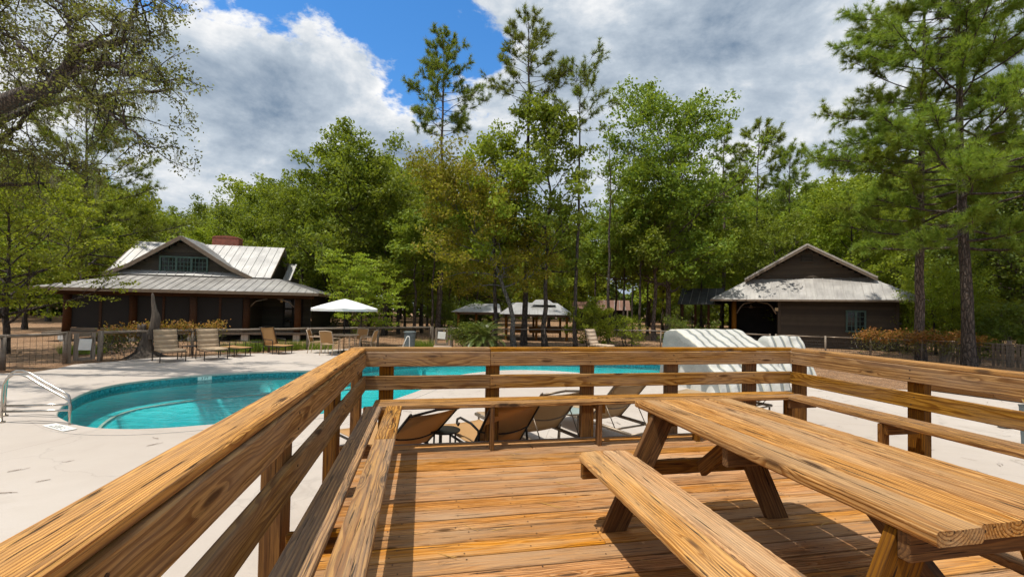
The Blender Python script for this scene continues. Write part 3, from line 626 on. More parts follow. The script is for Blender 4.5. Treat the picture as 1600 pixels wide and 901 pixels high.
# ------------------------------------------------------------------ outdoor furniture
def slab_mesh(prof, w, t=0.012, ny=6, sag=0.0):
    """a sling: profile points (x,z) swept across the width, optional sag in the middle"""
    n_ = len(prof); V, F = [], []
    for side in (0, 1):
        for (x, z) in prof:
            for j in range(ny + 1):
                y = -w / 2 + w * j / ny; V.append((x, y, z - sag * (1 - (2 * y / w) ** 2) - (t if side else 0)))
    m = ny + 1; o = n_ * m
    for i in range(n_ - 1):
        for j in range(ny):
            a = i * m + j; F.append((a, a + m, a + m + 1, a + 1)); F.append((o + a, o + a + 1, o + a + m + 1, o + a + m))
    for i in range(n_ - 1):
        for j in (0, ny): a = i * m + j; F.append((a, a + m, o + a + m, o + a))
    for i in (0, n_ - 1):
        for j in range(ny): a = i * m + j; F.append((a, a + 1, o + a + 1, o + a))
    return pyd('sling', V, F)
def lounger(M, label, frame_m, sling_m, back=50, arms=None, rear=0.0, seat_h=0.34, cushion=False, seat_len=1.2, back_len=0.74, w=0.60, group=None, name='chaise_lounge', brace=True):
    """local: x toward the foot, hinge at x=0, y across"""
    t = empty(name, M, label, 'lounge chair', group); a = R(back); ca, sa = math.cos(a), math.sin(a)
    bx, bz = -back_len * ca, seat_h + back_len * sa; r = 0.014; hw = w / 2
    for s in (-1, 1):
        y = s * hw
        tube('side_rail', t, [(-rear, y, seat_h - 0.03), (0, y, seat_h - 0.03), (seat_len * 0.5, y, seat_h - 0.035), (seat_len, y, seat_h - 0.03)], r * (1.1 if not rear else 1.7), frame_m)
        tube('back_frame', t, [(0.02, y, seat_h - 0.02), (bx * 0.5 + 0.01, y, seat_h + back_len * sa * 0.5 - 0.015), (bx, y, bz), (bx - 0.03 * ca, y, bz + 0.02)], r, frame_m)
        for x in ((-rear + 0.04) if rear else -0.05, seat_len - 0.1): tube('leg', t, [(x, y, seat_h - 0.03), (x, y, 0.0)], r * 1.05, frame_m)
        if arms:
            if arms == 'scroll':
                pts = [(-0.16, y, seat_h + 0.02), (-0.13, y, seat_h + 0.20), (0.05, y, seat_h + 0.235), (0.35, y, seat_h + 0.235), (0.44, y, seat_h + 0.20), (0.45, y, seat_h + 0.15), (0.41, y, seat_h + 0.135), (0.39, y, seat_h + 0.165)]
            else: pts = [(-0.12, y, seat_h), (-0.10, y, seat_h + 0.19), (0.0, y, seat_h + 0.21), (0.36, y, seat_h + 0.20), (0.40, y, seat_h + 0.16), (0.40, y, 0.0)]
            tube('armrest', t, pts, r, frame_m)
        if brace and rear: tube('back_brace', t, [(bx * 0.55, y * 0.93, seat_h + back_len * sa * 0.55), (-rear * 0.62, y * 0.93, seat_h - 0.03)], 0.007, frame_m, 6)
    cross = [[(seat_len, -hw, seat_h - 0.03), (seat_len, hw, seat_h - 0.03)], [(bx - 0.02, -hw, bz), (bx - 0.05, 0, bz + 0.03), (bx - 0.02, hw, bz)]]
    if rear: cross += [[(-rear, -hw, seat_h - 0.03), (-rear, hw, seat_h - 0.03)], [(-rear * 0.55, -hw, seat_h - 0.05), (-rear * 0.55, hw, seat_h - 0.05)]]
    for c in cross: tube('crossbar', t, c, r, frame_m, 6)
    # curved stiffener behind the sling
    tube('back_stiffener', t, [(bx * 0.42 + 0.0 - 0.05 * sa * (1 - (k / 4 - 1) ** 2), hw * (k / 4 - 1), seat_h + back_len * sa * 0.42 - 0.02 - 0.04 * (1 - (k / 4 - 1) ** 2)) for k in range(9)], 0.009, frame_m, 6)
    if cushion:
        def pad(L, segs, th):
            P = []
            for k in range(segs):
                for q in range(7): u = (k + q / 7) / segs; P.append((u * L, th * (0.35 + 0.65 * abs(math.sin(math.pi * (u * segs % 1))) ** 0.5)))
            P.append((L, th * 0.35)); return P
        m = slab_mesh([(bx * 0.02 + x * -ca + z * sa, seat_h + x * sa + z * ca) for x, z in pad(back_len, 4, 0.06)], w * 0.94, 0.03, 4); obj('back_cushion', m, sling_m, t, smooth=True)
        m = slab_mesh([(0.03 + x, seat_h + z) for x, z in pad(seat_len - 0.05, 5, 0.05)], w * 0.94, 0.03, 4); obj('seat_cushion', m, sling_m, t, smooth=True)
    else:
        obj('back_sling', slab_mesh([(bx * k / 6, seat_h + back_len * sa * k / 6) for k in range(7)], w * 0.97, 0.006, 6, 0.02), sling_m, t, smooth=True)
        obj('seat_sling', slab_mesh([(seat_len * k / 6, seat_h) for k in range(7)], w * 0.97, 0.006, 6, 0.015), sling_m, t, smooth=True)
    return t
def lm(p, dx, dy): return Matrix.Translation((p[0], p[1], 0)) @ rotz(math.atan2(dy, dx))
def side_table(M, label, r, h, top_m, leg_m, square=False, group=None):
    t = empty('side_table', M, label, 'side table', group)
    if square: box('table_top', t, (-r, -r, h - 0.02), (r, r, h), top_m); leg = [(sx * (r - .02), sy * (r - .02)) for sx in (-1, 1) for sy in (-1, 1)]
    else:
        k = 28; V = [(r * math.cos(2 * math.pi * i / k), r * math.sin(2 * math.pi * i / k), z) for z in (h - 0.014, h) for i in range(k)]
        obj('table_top', pyd('top', V, [tuple(range(k))[::-1], tuple(range(k, 2 * k))] + [(i, (i + 1) % k, k + (i + 1) % k, k + i) for i in range(k)]), top_m, t)
        tube('rim', t, [(r * math.cos(2 * math.pi * i / 24), r * math.sin(2 * math.pi * i / 24), h - 0.01) for i in range(25)], 0.011, leg_m, 6)
        leg = [(r * .8 * math.cos(x), r * .8 * math.sin(x)) for x in (0.6, 2.17, 3.74, 5.31)]
    for x, y in leg: tube('leg', t, [(x, y, h - 0.015), (x * 1.02, y * 1.02, h * .5), (x * 1.1, y * 1.1, 0)], 0.011, leg_m, 6)
    return t
# loungers just beyond the far rail
lounger(lm((-1.20, 5.20), -0.71, 0.70), 'low reclined tan sling lounger nearest the left corner, dark bronze frame', METAL_DK, SLING_T, 41, None, 0.0, 0.21, back_len=0.74, w=0.62)
lounger(lm((-0.14, 5.08), -0.50, 0.87), 'tan sling lounger with dark scrolled armrests beyond the first bench leg', METAL_DK, SLING_T, 50, 'scroll', 0.0, 0.30, back_len=0.68, w=0.60, seat_len=1.05)
lounger(lm((0.36, 5.73), -0.50, 0.86), 'beige sling lounger with champagne frame beside the round glass table', METAL_CH, SLING_B, 47, None, 0.80, 0.29, back_len=0.74, w=0.60)
lounger(lm((1.37, 6.46), -0.50, 0.86), 'beige sling lounger with champagne frame between the round glass table and the picnic table top', METAL_CH, SLING_B, 47, None, 0.80, 0.29, back_len=0.74, w=0.60)
lounger(lm((3.85, 7.6), -0.55, 0.83), 'beige sling lounger mostly hidden behind the picnic table top', METAL_CH, SLING_B, 20, None, 0.4, 0.32, back_len=0.75, w=0.60)
side_table(Matrix.Translation((-0.76, 5.30, 0)), 'small black wrought iron round table between the two tan loungers', 0.17, 0.38, METAL_DK, METAL_DK)
side_table(Matrix.Translation((0.80, 6.10, 0)), 'round glass topped side table between the two beige loungers', 0.22, 0.45, GLASST, METAL_CH)
# loungers on the far left bank
G1 = 'loungers on the left bank'
def gp(px, py): return un(px, py)
q = gp(243, 562.5); lounger(lm((q.x + 0.28, q.y + 0.05), 0.80, -0.60), 'padded tan lounger in front of the tree stump', METAL_DK, CUSH, 74, None, 0, 0.33, True, 0.78, 0.66, 0.66, G1)
q = gp(310, 559.5); lounger(lm((q.x + 0.28, q.y + 0.05), 0.80, -0.60), 'padded tan lounger right of the stump, next to the small black table', METAL_DK, CUSH, 74, None, 0, 0.33, True, 0.78, 0.66, 0.66, G1)
q = gp(352, 555); lounger(lm((q.x + 0.15, q.y), 0.92, -0.38), 'tan sling lounger with its back laid flat and black arms', METAL_DK, SLING_T, 4, 'plain', 0, 0.32, False, 0.75, 0.25, 0.60, G1)
q = gp(415, 551); lounger(lm((q.x + 0.20, q.y), 0.94, -0.33), 'orange tan sling lounger with raised back near the patio table', METAL_DK, SLING_T, 70, 'plain', 0, 0.32, False, 0.80, 0.68, 0.60, G1)
q = gp(298, 558.5); side_table(lm(q, 1, 0), 'small black square side table between the two padded loungers', 0.19, 0.40, METAL_DK, METAL_DK, True)
q = gp(401, 550); side_table(lm(q, 1, -.1), 'small black square side table left of the orange tan lounger', 0.18, 0.40, METAL_DK, METAL_DK, True)
q = gp(928, 549); lounger(lm((q.x, q.y - 0.0), 0.62, -0.78), 'pale padded lounger on the far bank in front of the round green bush', METAL_CH, CUSH_P, 68, None, 0, 0.30, True, 0.95, 0.72, 0.60)
q = gp(1150, 560); lounger(lm((q.x, q.y), -0.75, -0.66), 'pale padded lounger showing between the two striped covers', METAL_CH, CUSH_P, 48, None, 0, 0.34, True, 1.0, 0.72, 0.60)
# striped tarpaulin covers
def cover(M, label, prof, depth, seed):
    rg = np.random.default_rng(seed); nY = 26; pts = []
    for i in range(len(prof) - 1):
        (x0, z0), (x1, z1) = prof[i], prof[i + 1]; kk = max(2, int(math.hypot(x1 - x0, z1 - z0) / 0.07))
        for k in range(kk): pts.append((x0 + (x1 - x0) * k / kk, z0 + (z1 - z0) * k / kk))
    pts.append(prof[-1]); 
    pts = [pts[0]] + [tuple((np.array(pts[i - 1]) + 2 * np.array(pts[i]) + np.array(pts[i + 1])) / 4) if i % 3 else pts[i] for i in range(1, len(pts) - 1)] + [pts[-1]]
    V, F = [], []; m = len(pts); zmax = max(z for _, z in pts); ph = rg.uniform(0, 6, 12); cx = sum(x for x, _ in pts) / m
    def disp(x, y, z): return 0.010 * math.sin(7 * y + 5 * z + 2 * math.sin(3 * x) + ph[0]) + 0.008 * math.sin(17 * z - 6 * y + ph[1]) + 0.008 * math.sin(23 * x + 11 * y + ph[2])
    rows = []
    for j in range(nY + 1):
        s = j / nY; y = -depth / 2 + depth * s; e = min(s, 1 - s) / 0.05; f = 1.0 if e >= 1 else math.sqrt(max(0, 1 - (1 - e) ** 2)); row = []
        for (x, z) in pts:
            zz = z * (0.975 + 0.025 * f) if z > 0.2 else z; d = disp(x, y, zz); flare = 0.05 * max(0, 1 - zz / 0.5) * (1 + 0.8 * math.sin(14 * y + ph[3]))
            row.append(len(V)); V.append((x + d + (flare if x > cx else -flare), y, max(0.0, zz + d * (zz > 0.1))))
        rows.append(row)
    for j in range(nY):
        for i in range(m - 1): F.append((rows[j][i], rows[j + 1][i], rows[j + 1][i + 1], rows[j][i + 1]))
    for j, sg in ((0, -1), (nY, 1)):      # hanging side skirts
        top = rows[j]; prev = top
        for lv in range(1, 9):
            t = lv / 8; cur = []
            for i in top:
                x, y, z = V[i]; cur.append(len(V)); V.append((x + 0.01 * math.sin(12 * x + 7 * t + ph[4]), y + sg * (0.09 * t + 0.03 * t * math.sin(11 * x + ph[5])) , z * (1 - t)))
            for i in range(m - 1): F.append((prev[i], prev[i + 1], cur[i + 1], cur[i]) if sg < 0 else (prev[i], cur[i], cur[i + 1], prev[i + 1]))
            prev = cur
    o = obj('furniture_cover', pyd('cover', V, F), STRIPE, None, M, smooth=True); return tag(o, label, 'furniture cover', 'striped tarpaulin covers')
CVP = [(-1.12, 0.0), (-1.10, 0.6), (-1.06, 1.12), (-0.98, 1.36), (-0.80, 1.42), (-0.42, 1.44), (0.0, 1.24), (0.42, 1.05), (0.58, 0.98), (0.86, 0.62), (1.05, 0.52), (1.16, 0.0)]
cover(Matrix.Translation((5.18, 11.1, 0)) @ rotz(R(-76)) @ Matrix.Scale(0.96, 4), 'grey and white striped cover over a large daybed, the bigger one', CVP, 2.0, 3)
cover(Matrix.Translation((7.75, 12.9, 0)) @ rotz(R(-82)) @ Matrix.Scale(0.9, 4), 'grey and white striped cover on the right, narrow and smaller in view', [(-0.95, 0.0), (-0.85, 0.5), (-0.52, 0.95), (-0.18, 1.30), (0.14, 1.30), (0.40, 0.9), (0.62, 0.45), (0.80, 0.0)], 1.15, 8)
# pool ladder with looped steel rails
q0 = un(2, 660); q1 = un(109, 664)
ld = empty('pool_ladder', q0, 'looped stainless steel pool handrail at the rounded end of the pool', 'pool ladder')
dv = (q1 - q0); dv.z = 0; LL = dv.length; dx_ = dv.normalized(); per = un(7, 650) - un(2, 660)
for s in (0.0, 1.0):
    o_ = per * s
    def Lp(a, z): return tuple(dx_ * a + o_ + Vector((0, 0, z)))
    tube('hand_rail', ld, [Lp(0, 0), Lp(0, 0.40), Lp(0.01, 0.55), Lp(0.06, 0.65), Lp(0.16, 0.71), Lp(0.28, 0.715), Lp(0.40, 0.68), Lp(LL * 0.6, 0.55), Lp(LL * 0.9, 0.40), Lp(LL * 0.97, 0.36), Lp(LL, 0.28), Lp(LL, 0.16), Lp(LL, -0.9)], 0.0165, STEEL, 12)
    tube('lower_bar', ld, [Lp(0.0, 0.16), Lp(LL, 0.22)], 0.017, STEEL, 10)
    for a in (0.0,): obj('floor_flange', pyd('fl', *tubes([([(0, 0, 0), (0, 0, 0.02)], 0.045)], 14)), STEEL, ld, Matrix.Translation(Lp(a, 0.001)))
# patio table, chairs, umbrella
pt = un(537, 551); PTX = pt
tb = empty('patio_table', pt, 'round cream patio table under the white umbrella', 'table')
k = 26; V = [(0.55 * math.cos(2 * math.pi * i / k), 0.55 * math.sin(2 * math.pi * i / k), z) for z in (0.69, 0.72) for i in range(k)]
obj('table_top', pyd('top', V, [tuple(range(k))[::-1], tuple(range(k, 2 * k))] + [(i, (i + 1) % k, k + (i + 1) % k, k + i) for i in range(k)]), CUSH_P, tb)
for a in (0.8, 2.37, 3.94, 5.51): tube('leg', tb, [(0.42 * math.cos(a), 0.42 * math.sin(a), 0.69), (0.46 * math.cos(a), 0.46 * math.sin(a), 0)], 0.018, CUSH_P)
ub = empty('patio_umbrella', pt, 'open white market umbrella over the round patio table', 'umbrella')
tube('pole', ub, [(0, 0, 0.06), (0, 0, 2.0)], 0.02, METAL_DK); obj('umbrella_base', pyd('b', *tubes([([(0, 0, 0), (0, 0, 0.05), (0, 0, 0.1)], [0.24, 0.22, 0.04])], 20)), METAL_DK, ub)
V, F = [(0, 0, 2.10)], []; kk = 8; sub = 4
for rr in range(1, 6):
    for i in range(kk * sub):
        a = 2 * math.pi * i / (kk * sub) + 0.3; f = i % sub / sub; sc_ = 1 - 0.035 * math.sin(math.pi * f); r_ = 1.22 * rr / 5 * sc_; V.append((r_ * math.cos(a), r_ * math.sin(a), 2.10 - 0.37 * (rr / 5) ** 1.12 - 0.03 * math.sin(math.pi * f) * rr / 5))
m = kk * sub
for i in range(m):
    a = 2 * math.pi * i / m + 0.3; r_ = 1.22 * (1 - 0.035 * math.sin(math.pi * (i % sub / sub))); V.append((r_ * math.cos(a), r_ * math.sin(a), 1.62))
for i in range(m): F.append((0, 1 + i, 1 + (i + 1) % m))
for rr in range(5):
    for i in range(m): F.append((1 + rr * m + i, 1 + (rr + 1) * m + i, 1 + (rr + 1) * m + (i + 1) % m, 1 + rr * m + (i + 1) % m))
obj('canopy', pyd('canopy', V, F), CANVAS, ub)
for i in range(8): a = 2 * math.pi * i / 8 + 0.3; tube('rib', ub, [(0, 0, 2.06), (1.18 * math.cos(a), 1.18 * math.sin(a), 1.70)], 0.008, METAL_DK, 5)
def chair(M, label):
    t = empty('patio_chair', M, label, 'chair', 'chairs round the patio table')
    for s in (-1, 1):
        tube('leg', t, [(0.24, s * 0.25, 0), (0.22, s * 0.25, 0.42), (0.20, s * 0.26, 0.62), (-0.20, s * 0.26, 0.64)], 0.014, CUSH_P, 6)
        tube('leg', t, [(-0.28, s * 0.25, 0), (-0.20, s * 0.25, 0.42), (-0.27, s * 0.25, 0.70), (-0.33, s * 0.25, 0.88)], 0.014, CUSH_P, 6)
    obj('seat', slab_mesh([(-0.22 + 0.46 * i / 4, 0.42 + 0.01 * i) for i in range(5)], 0.48, 0.012, 4, 0.02), SLING_B, t)
    obj('backrest', slab_mesh([(-0.22 - 0.11 * i / 4, 0.47 + 0.40 * i / 4) for i in range(5)], 0.48, 0.012, 4, 0.0), SLING_T, t)
    tube('top_rail', t, [(-0.335, -0.25, 0.88), (-0.345, 0, 0.90), (-0.335, 0.25, 0.88)], 0.014, CUSH_P, 6); return t
for (ox, oy, lab) in ((-0.98, -0.15, 'cream patio chair on the left of the round table, facing right'), (-0.18, -0.85, 'cream patio chair with its back to the viewer, in front of the round table'), (0.25, 0.9, 'cream patio chair behind the round table'), (0.92, 0.0, 'cream patio chair on the right of the round table, facing left')):
    chair(Matrix.Translation((pt.x + ox, pt.y + oy, 0)) @ rotz(math.atan2(-oy, -ox)), lab)
# litter bin and step handrail on the far bank
q = un(640, 544.5); t = empty('litter_bin', q, 'grey round litter bin with a lid by the fence', 'bin')
obj('bin_body', pyd('bb', *tubes([([(0, 0, 0.0), (0, 0, 0.03), (0, 0, 0.70)], [0.20, 0.21, 0.25])], 20)), GREYP, t, smooth=False); obj('lid', pyd('bl', *tubes([([(0, 0, 0.701), (0, 0, 0.74), (0, 0, 0.77)], [0.275, 0.275, 0.20])], 20)), GREYP, t)
q = un(636, 547.5); t = empty('step_handrail', q, 'white bent tube handrail standing in front of the grey bin', 'handrail')
tube('rail', t, [(-0.26, 0, 0), (-0.05, 0, 0.50), (-0.01, 0, 0.585), (0.06, 0, 0.60), (0.09, 0, 0.54), (0.095, 0, 0)], 0.02, WHITE, 10)
# bin and toy at the right edge
q = place(1618, 6.4); t = empty('storage_bin', q, 'dark grey plastic bin beyond the right railing', 'bin')
obj('bin_body', pyd('sb', *tubes([([(0, 0, 0), (0, 0, 0.52), (0, 0, 0.56)], [0.15, 0.17, 0.18])], 4)), GREYP, t, rotz(0.8))
t = empty('plastic_toy', (q.x, q.y, 0.561), 'yellow and orange plastic toy lying on the grey bin', 'toy')
V, F = tubes([([(0, 0, 0), (0, 0, 0.02), (0, 0, 0.11)], [0.10, 0.12, 0.16])], 14, False); obj('toy_body', pyd('toy', V, F + [tuple(range(14))[::-1]]), YELLOW, t)
tube('toy_handle', t, [(-0.05, 0, 0.03), (0.02, 0, 0.10), (0.10, 0, 0.19)], 0.03, ORANGEP, 8)
for i, (px, py, r_) in enumerate(((1572, 668, 0.10), (1564, 664, 0.05))):
    bm = bmesh.new(); bmesh.ops.create_icosphere(bm, subdivisions=2, radius=r_)
    for v_ in bm.verts: v_.co = Vector((v_.co.x * 1.4, v_.co.y, v_.co.z * 0.55)) * (1 + 0.18 * math.sin(31 * v_.co.x + 17 * v_.co.y + i))
    me = bpy.data.meshes.new('rock'); bm.to_mesh(me); bm.free(); p_ = un(px, py); tag(obj('rock', me, STONE, None, Matrix.Translation((p_.x, p_.y, r_ * 0.4))), ('larger pale rock beside the grey bin', 'smaller pale pebble left of the larger rock')[i], 'rock')
a, b_ = un(1440, 606), un(1700, 640); t = empty('landscape_timber', a, 'brown timber edging the mulch bed beyond the right railing', 'timber')
d_ = (b_ - a); board('timber', t, (0, 0, 0.06), tuple(d_ * 0.5 + Vector((0, 0, 0.06))), 0.14, 0.14, W_POST); board('timber', t, tuple(d_ * 0.502 + Vector((0, 0, 0.06))), tuple(d_ + Vector((0, 0, 0.06))), 0.14, 0.14, W_POST)
# ------------------------------------------------------------------ fences and gates
def lerp(a, b, t): return a + (b - a) * t
def fence(name, label, pts, h, rail_r, post_r, spacing, rail_m, post_m, skip_last=False):
    t = empty(name, pts[0], label, 'fence'); o = pts[0]
    wires = []; top = []
    for i in range(len(pts) - 1):
        a, b = pts[i] - o, pts[i + 1] - o; L = (b - a).length; k = max(1, round(L / spacing))
        for j in range(k + (1 if i == len(pts) - 2 else 0)):
            p = lerp(a, b, j / k); w_ = random.Random(i * 31 + j).uniform(-.012, .012)
            tube('post', t, [(p.x, p.y, -0.03), (p.x + w_, p.y, h + 0.03)], post_r, post_m, 8)
        tube('top_rail', t, [tuple(lerp(a, b, q / 3) + Vector((0, 0, h - 0.02 + 0.008 * math.sin(q * 2.1 + i)))) for q in range(4)], rail_r, rail_m, 8)
        m = int(L / 0.14)
        for j in range(1, m): p = lerp(a, b, j / m); wires.append(([(p.x, p.y, 0.02), (p.x, p.y, h - 0.05)], 0.0035))
        for z in np.linspace(0.05, h - 0.08, 7): wires.append(([(a.x, a.y, z), (b.x, b.y, z)], 0.0035))
    w = obj('wire_mesh', pyd('wire', *tubes(wires, 3, False)), METAL_DK, t); w['kind'] = 'stuff'
    return t
FH = 0.88
P_ = lambda L: [un(x, y) for x, y in L]
fence('wire_fence', 'grey post and wire fence at the far left edge beyond the pool handrail', P_([(-150, 592), (4, 577), (101, 566.5)]), FH, 0.045, 0.055, 2.2, W_GREY, W_GREY)
fence('wire_fence', 'post and wire fence with vines and a log rail behind the left bank loungers', P_([(157, 562.5), (300, 554), (420, 549), (480, 546), (590, 541.5), (672, 539)]), FH, 0.045, 0.05, 2.3, W_GREY, W_GREY)
fence('wire_fence', 'post and wire fence behind the spiky palm and the far bank trees', P_([(707, 541), (770, 542), (850, 542), (950, 542), (1032, 544), (1130, 549), (1203, 553)]), FH, 0.03, 0.035, 2.6, W_GREY, W_GREY)
fence('wire_fence', 'post and wire fence in front of the brown house on the right', P_([(1212, 553.5), (1290, 558), (1360, 561), (1440, 565), (1520, 571), (1640, 582)]), FH, 0.022, 0.035, 2.4, METAL_CH, W_GREY)
def gate(a, b, label, sign_label, two=True):
    t = empty('gate', a, label, 'gate'); d = b - a; L = d.length; x = d.normalized(); nn = Vector((-x.y, x.x, 0))
    P = lambda s, z, y=0: tuple(x * s + nn * y + Vector((0, 0, z)))
    for s in (-0.10, L + 0.10): board('gate_post', t, P(s, -0.03), P(s, 0.92), 0.10, 0.10, W_GREY, nn)
    for s in (0.07, L - 0.07): board('stile', t, P(s, 0.04), P(s, 0.86), 0.11, 0.05, W_GREY, nn)
    board('top_bar', t, P(0.13, 0.80), P(L - 0.13, 0.82), 0.11, 0.04, W_GREY, nn); board('bottom_bar', t, P(0.13, 0.08), P(L - 0.13, 0.08), 0.10, 0.04, W_GREY, nn)
    w = [([P(0.13 + (L - 0.26) * j / 9, 0.12), P(0.13 + (L - 0.26) * j / 9, 0.76)], 0.0035) for j in range(1, 9)] + [([P(0.13, z), P(L - 0.13, z)], 0.0035) for z in (0.22, 0.34, 0.46, 0.58, 0.70)]
    o = obj('wire_mesh', pyd('wire', *tubes(w, 3, False)), METAL_DK, t); o['kind'] = 'stuff'
    sg = obj('sign', withmat(boxmesh(L * 0.55, 0.34, 0.012, 0.001), WHITE), None, None, frame(a + Vector(P(L * 0.25, 0.52, -0.03)), a + Vector(P(L * 0.75, 0.50, -0.03)), nn)); tag(sg, sign_label, 'sign'); return t
gate(un(113, 565.5), un(149, 563), 'grey wooden gate in the fence left of the tree stump', 'white notice board wired to the wooden gate left of the stump')
gate(un(679, 540), un(701, 540.5), 'brown wooden gate in the far fence left of the spiky palm', 'white notice board on the far gate left of the spiky palm')
p = un(97, 566); tag(obj('sign', withmat(boxmesh(0.20, 0.20, 0.01, 0.001), WHITE), None, None, frame((p.x - 0.10, p.y - 0.06, 0.78), (p.x + 0.10, p.y - 0.05, 0.78), (0, 1, 0))), 'small white square sign on the fence just left of the wooden gate', 'sign')
# picket fence on the far right
a, b = un(1470, 565), un(1760, 590); t = empty('picket_fence', a, 'weathered grey picket fence behind the dark pine trunk at the right edge', 'fence'); d = b - a; L = d.length; x = d.normalized(); nn = Vector((-x.y, x.x, 0)); rg = random.Random(9)
k = int(L / 0.125)
for j in range(k):
    p = x * (j * 0.125); h = 0.86 + rg.uniform(-.05, .05)
    if 0.27 < j / k < 0.33: continue
    board('picket', t, tuple(p + Vector((0, 0, 0.03))), tuple(p + x * rg.uniform(-.012, .012) + Vector((0, 0, h))), 0.085, 0.02, W_GREY, nn, 0.003)
for j in range(0, int(L / 1.9) + 1): p = x * (j * 1.9) + nn * 0.07; board('post', t, tuple(p), tuple(p + Vector((0, 0, 0.98))), 0.11, 0.11, W_GREY, nn)
for z in (0.25, 0.72): board('back_rail', t, tuple(nn * 0.03 + Vector((0, 0, z))), tuple(x * L + nn * 0.03 + Vector((0, 0, z))), 0.07, 0.035, W_GREY, nn)
# ------------------------------------------------------------------ houses
def roofplane(parent, c, mat, seam=0.42, th=0.03, name='roof', sm=None):
    """c: eave-left, eave-right, top-right, top-left (parent space)"""
    c = [Vector(q) for q in c]; e = (c[1] - c[0]); L = e.length; e.normalize(); nrm = (c[1] - c[0]).cross(c[3] - c[0]).normalized(); up = nrm.cross(e).normalized()
    if nrm.z < 0: nrm = -nrm
    M = Matrix.Identity(4)
    for i, ax in enumerate((e, up, nrm)):
        for j in range(3): M[j][i] = ax[j]
    M.translation = c[0]; Mi = M.inverted(); q = [Mi @ p for p in c]
    q = [Vector((p.x, p.y, 0)) for p in q]
    V = [(p.x, p.y, z) for z in (-th, 0) for p in q]; F = [(0, 1, 2, 3)[::-1], (4, 5, 6, 7)] + [(i, (i + 1) % 4, 4 + (i + 1) % 4, 4 + i) for i in range(4)]
    me = pyd(name, V, F); bm = bmesh.new(); bm.from_mesh(me); bmesh.ops.recalc_face_normals(bm, faces=bm.faces); bm.to_mesh(me); bm.free()
    r = obj(name, me, mat, parent, M)
    h = q[3].y; x0, x1 = q[3].x, q[2].x; s = seam * 0.5; tri = 1e-6
    while s < L:
        lo = 0.0; hh = h
        if x0 > tri and s < x0: hh = h * s / x0
        if x1 < L - tri and s > x1: hh = min(hh, h * (L - s) / (L - x1))
        if x0 < -tri: pass
        if hh > 0.15: obj('roof_seam', withmat(boxmesh(round(hh * 4) / 4 or 0.25, 0.03, 0.035, 0), mat) if False else seam_mesh(hh - 0.02), mat, r, Matrix.Translation((s, hh / 2, 0.012)))
        s += seam
    return r
SM = {}
def seam_mesh(L):
    k = round(L * 10) / 10
    if k not in SM:
        SM[k] = {}
        bm = bmesh.new(); bmesh.ops.create_cube(bm, size=1); bmesh.ops.scale(bm, vec=(0.028, k, 0.03), verts=bm.verts); me = bpy.data.meshes.new('seam'); bm.to_mesh(me); bm.free(); SM[k] = me
    return SM[k].copy() if False else SM[k]
_obj = obj
def lapwall(name, parent, p0, p1, z0, z1, mat, out, lap=0.16, top=None):
    """lap siding between two plan points; out = outward plan normal; top(s): wall top at fraction s for gables"""
    p0, p1, out = Vector(p0), Vector(p1), Vector(out); k = max(1, int((z1 - z0) / lap)); V, F = [], []
    ns = 1 if top is None else 24
    for i in range(k):
        a, b = z0 + (z1 - z0) * i / k, z0 + (z1 - z0) * (i + 1) / k; s0, s1 = 0.0, 1.0
        if top is not None:
            ok = [s / 200 for s in range(201) if top(s / 200) >= b]
            if not ok: continue
            s0, s1 = ok[0], ok[-1]
        A, B = p0.lerp(p1, s0), p0.lerp(p1, s1); o1 = out * 0.035; b0 = len(V)
        V += [A + o1 + Vector((0, 0, a)), B + o1 + Vector((0, 0, a)), B + Vector((0, 0, b)), A + Vector((0, 0, b)), A + Vector((0, 0, a)), B + Vector((0, 0, a))]
        F += [(b0, b0 + 1, b0 + 2, b0 + 3), (b0 + 4, b0 + 5, b0 + 1, b0)]
    return obj(name, pyd(name, V, F), mat, parent)
def window(parent, x0, x1, z0, z1, y, cols, rows, frame_m=GREEN, sashes=1):
    w = box('window', parent, (x0, y - 0.01, z0), (x1, y + 0.02, z1), GLASS, 0)
    cx, cy, cz = (x0 + x1) / 2, y + 0.005, (z0 + z1) / 2
    def b(nm, a, b_, c, d, yy=0.03): box(nm, w, (a - cx, -yy - 0.02, c - cz), (b_ - cx, -0.0155, d - cz), frame_m, 0)
    b('frame', x0 - 0.08, x1 + 0.08, z1, z1 + 0.09, 0.05); b('sill', x0 - 0.10, x1 + 0.10, z0 - 0.08, z0, 0.08); b('frame', x0 - 0.08, x0, z0, z1, 0.05); b('frame', x1, x1 + 0.08, z0, z1, 0.05)
    sw = (x1 - x0) / sashes
    for s in range(1, sashes): b('mullion', x0 + s * sw - 0.05, x0 + s * sw + 0.05, z0, z1, 0.04)
    for s in range(sashes):
        for c in range(1, cols): xx = x0 + s * sw + sw * c / cols; b('muntin', xx - 0.013, xx + 0.013, z0, z1, 0.015)
    for r_ in range(1, rows): zz = z0 + (z1 - z0) * r_ / rows; b('muntin', x0, x1, zz - 0.013, zz + 0.013, 0.012)
    return w
def hframe(pA, pB):
    x = (pB - pA); x.z = 0; return Matrix.Translation((pA.x, pA.y, 0)) @ rotz(math.atan2(x.y, x.x)), x.length
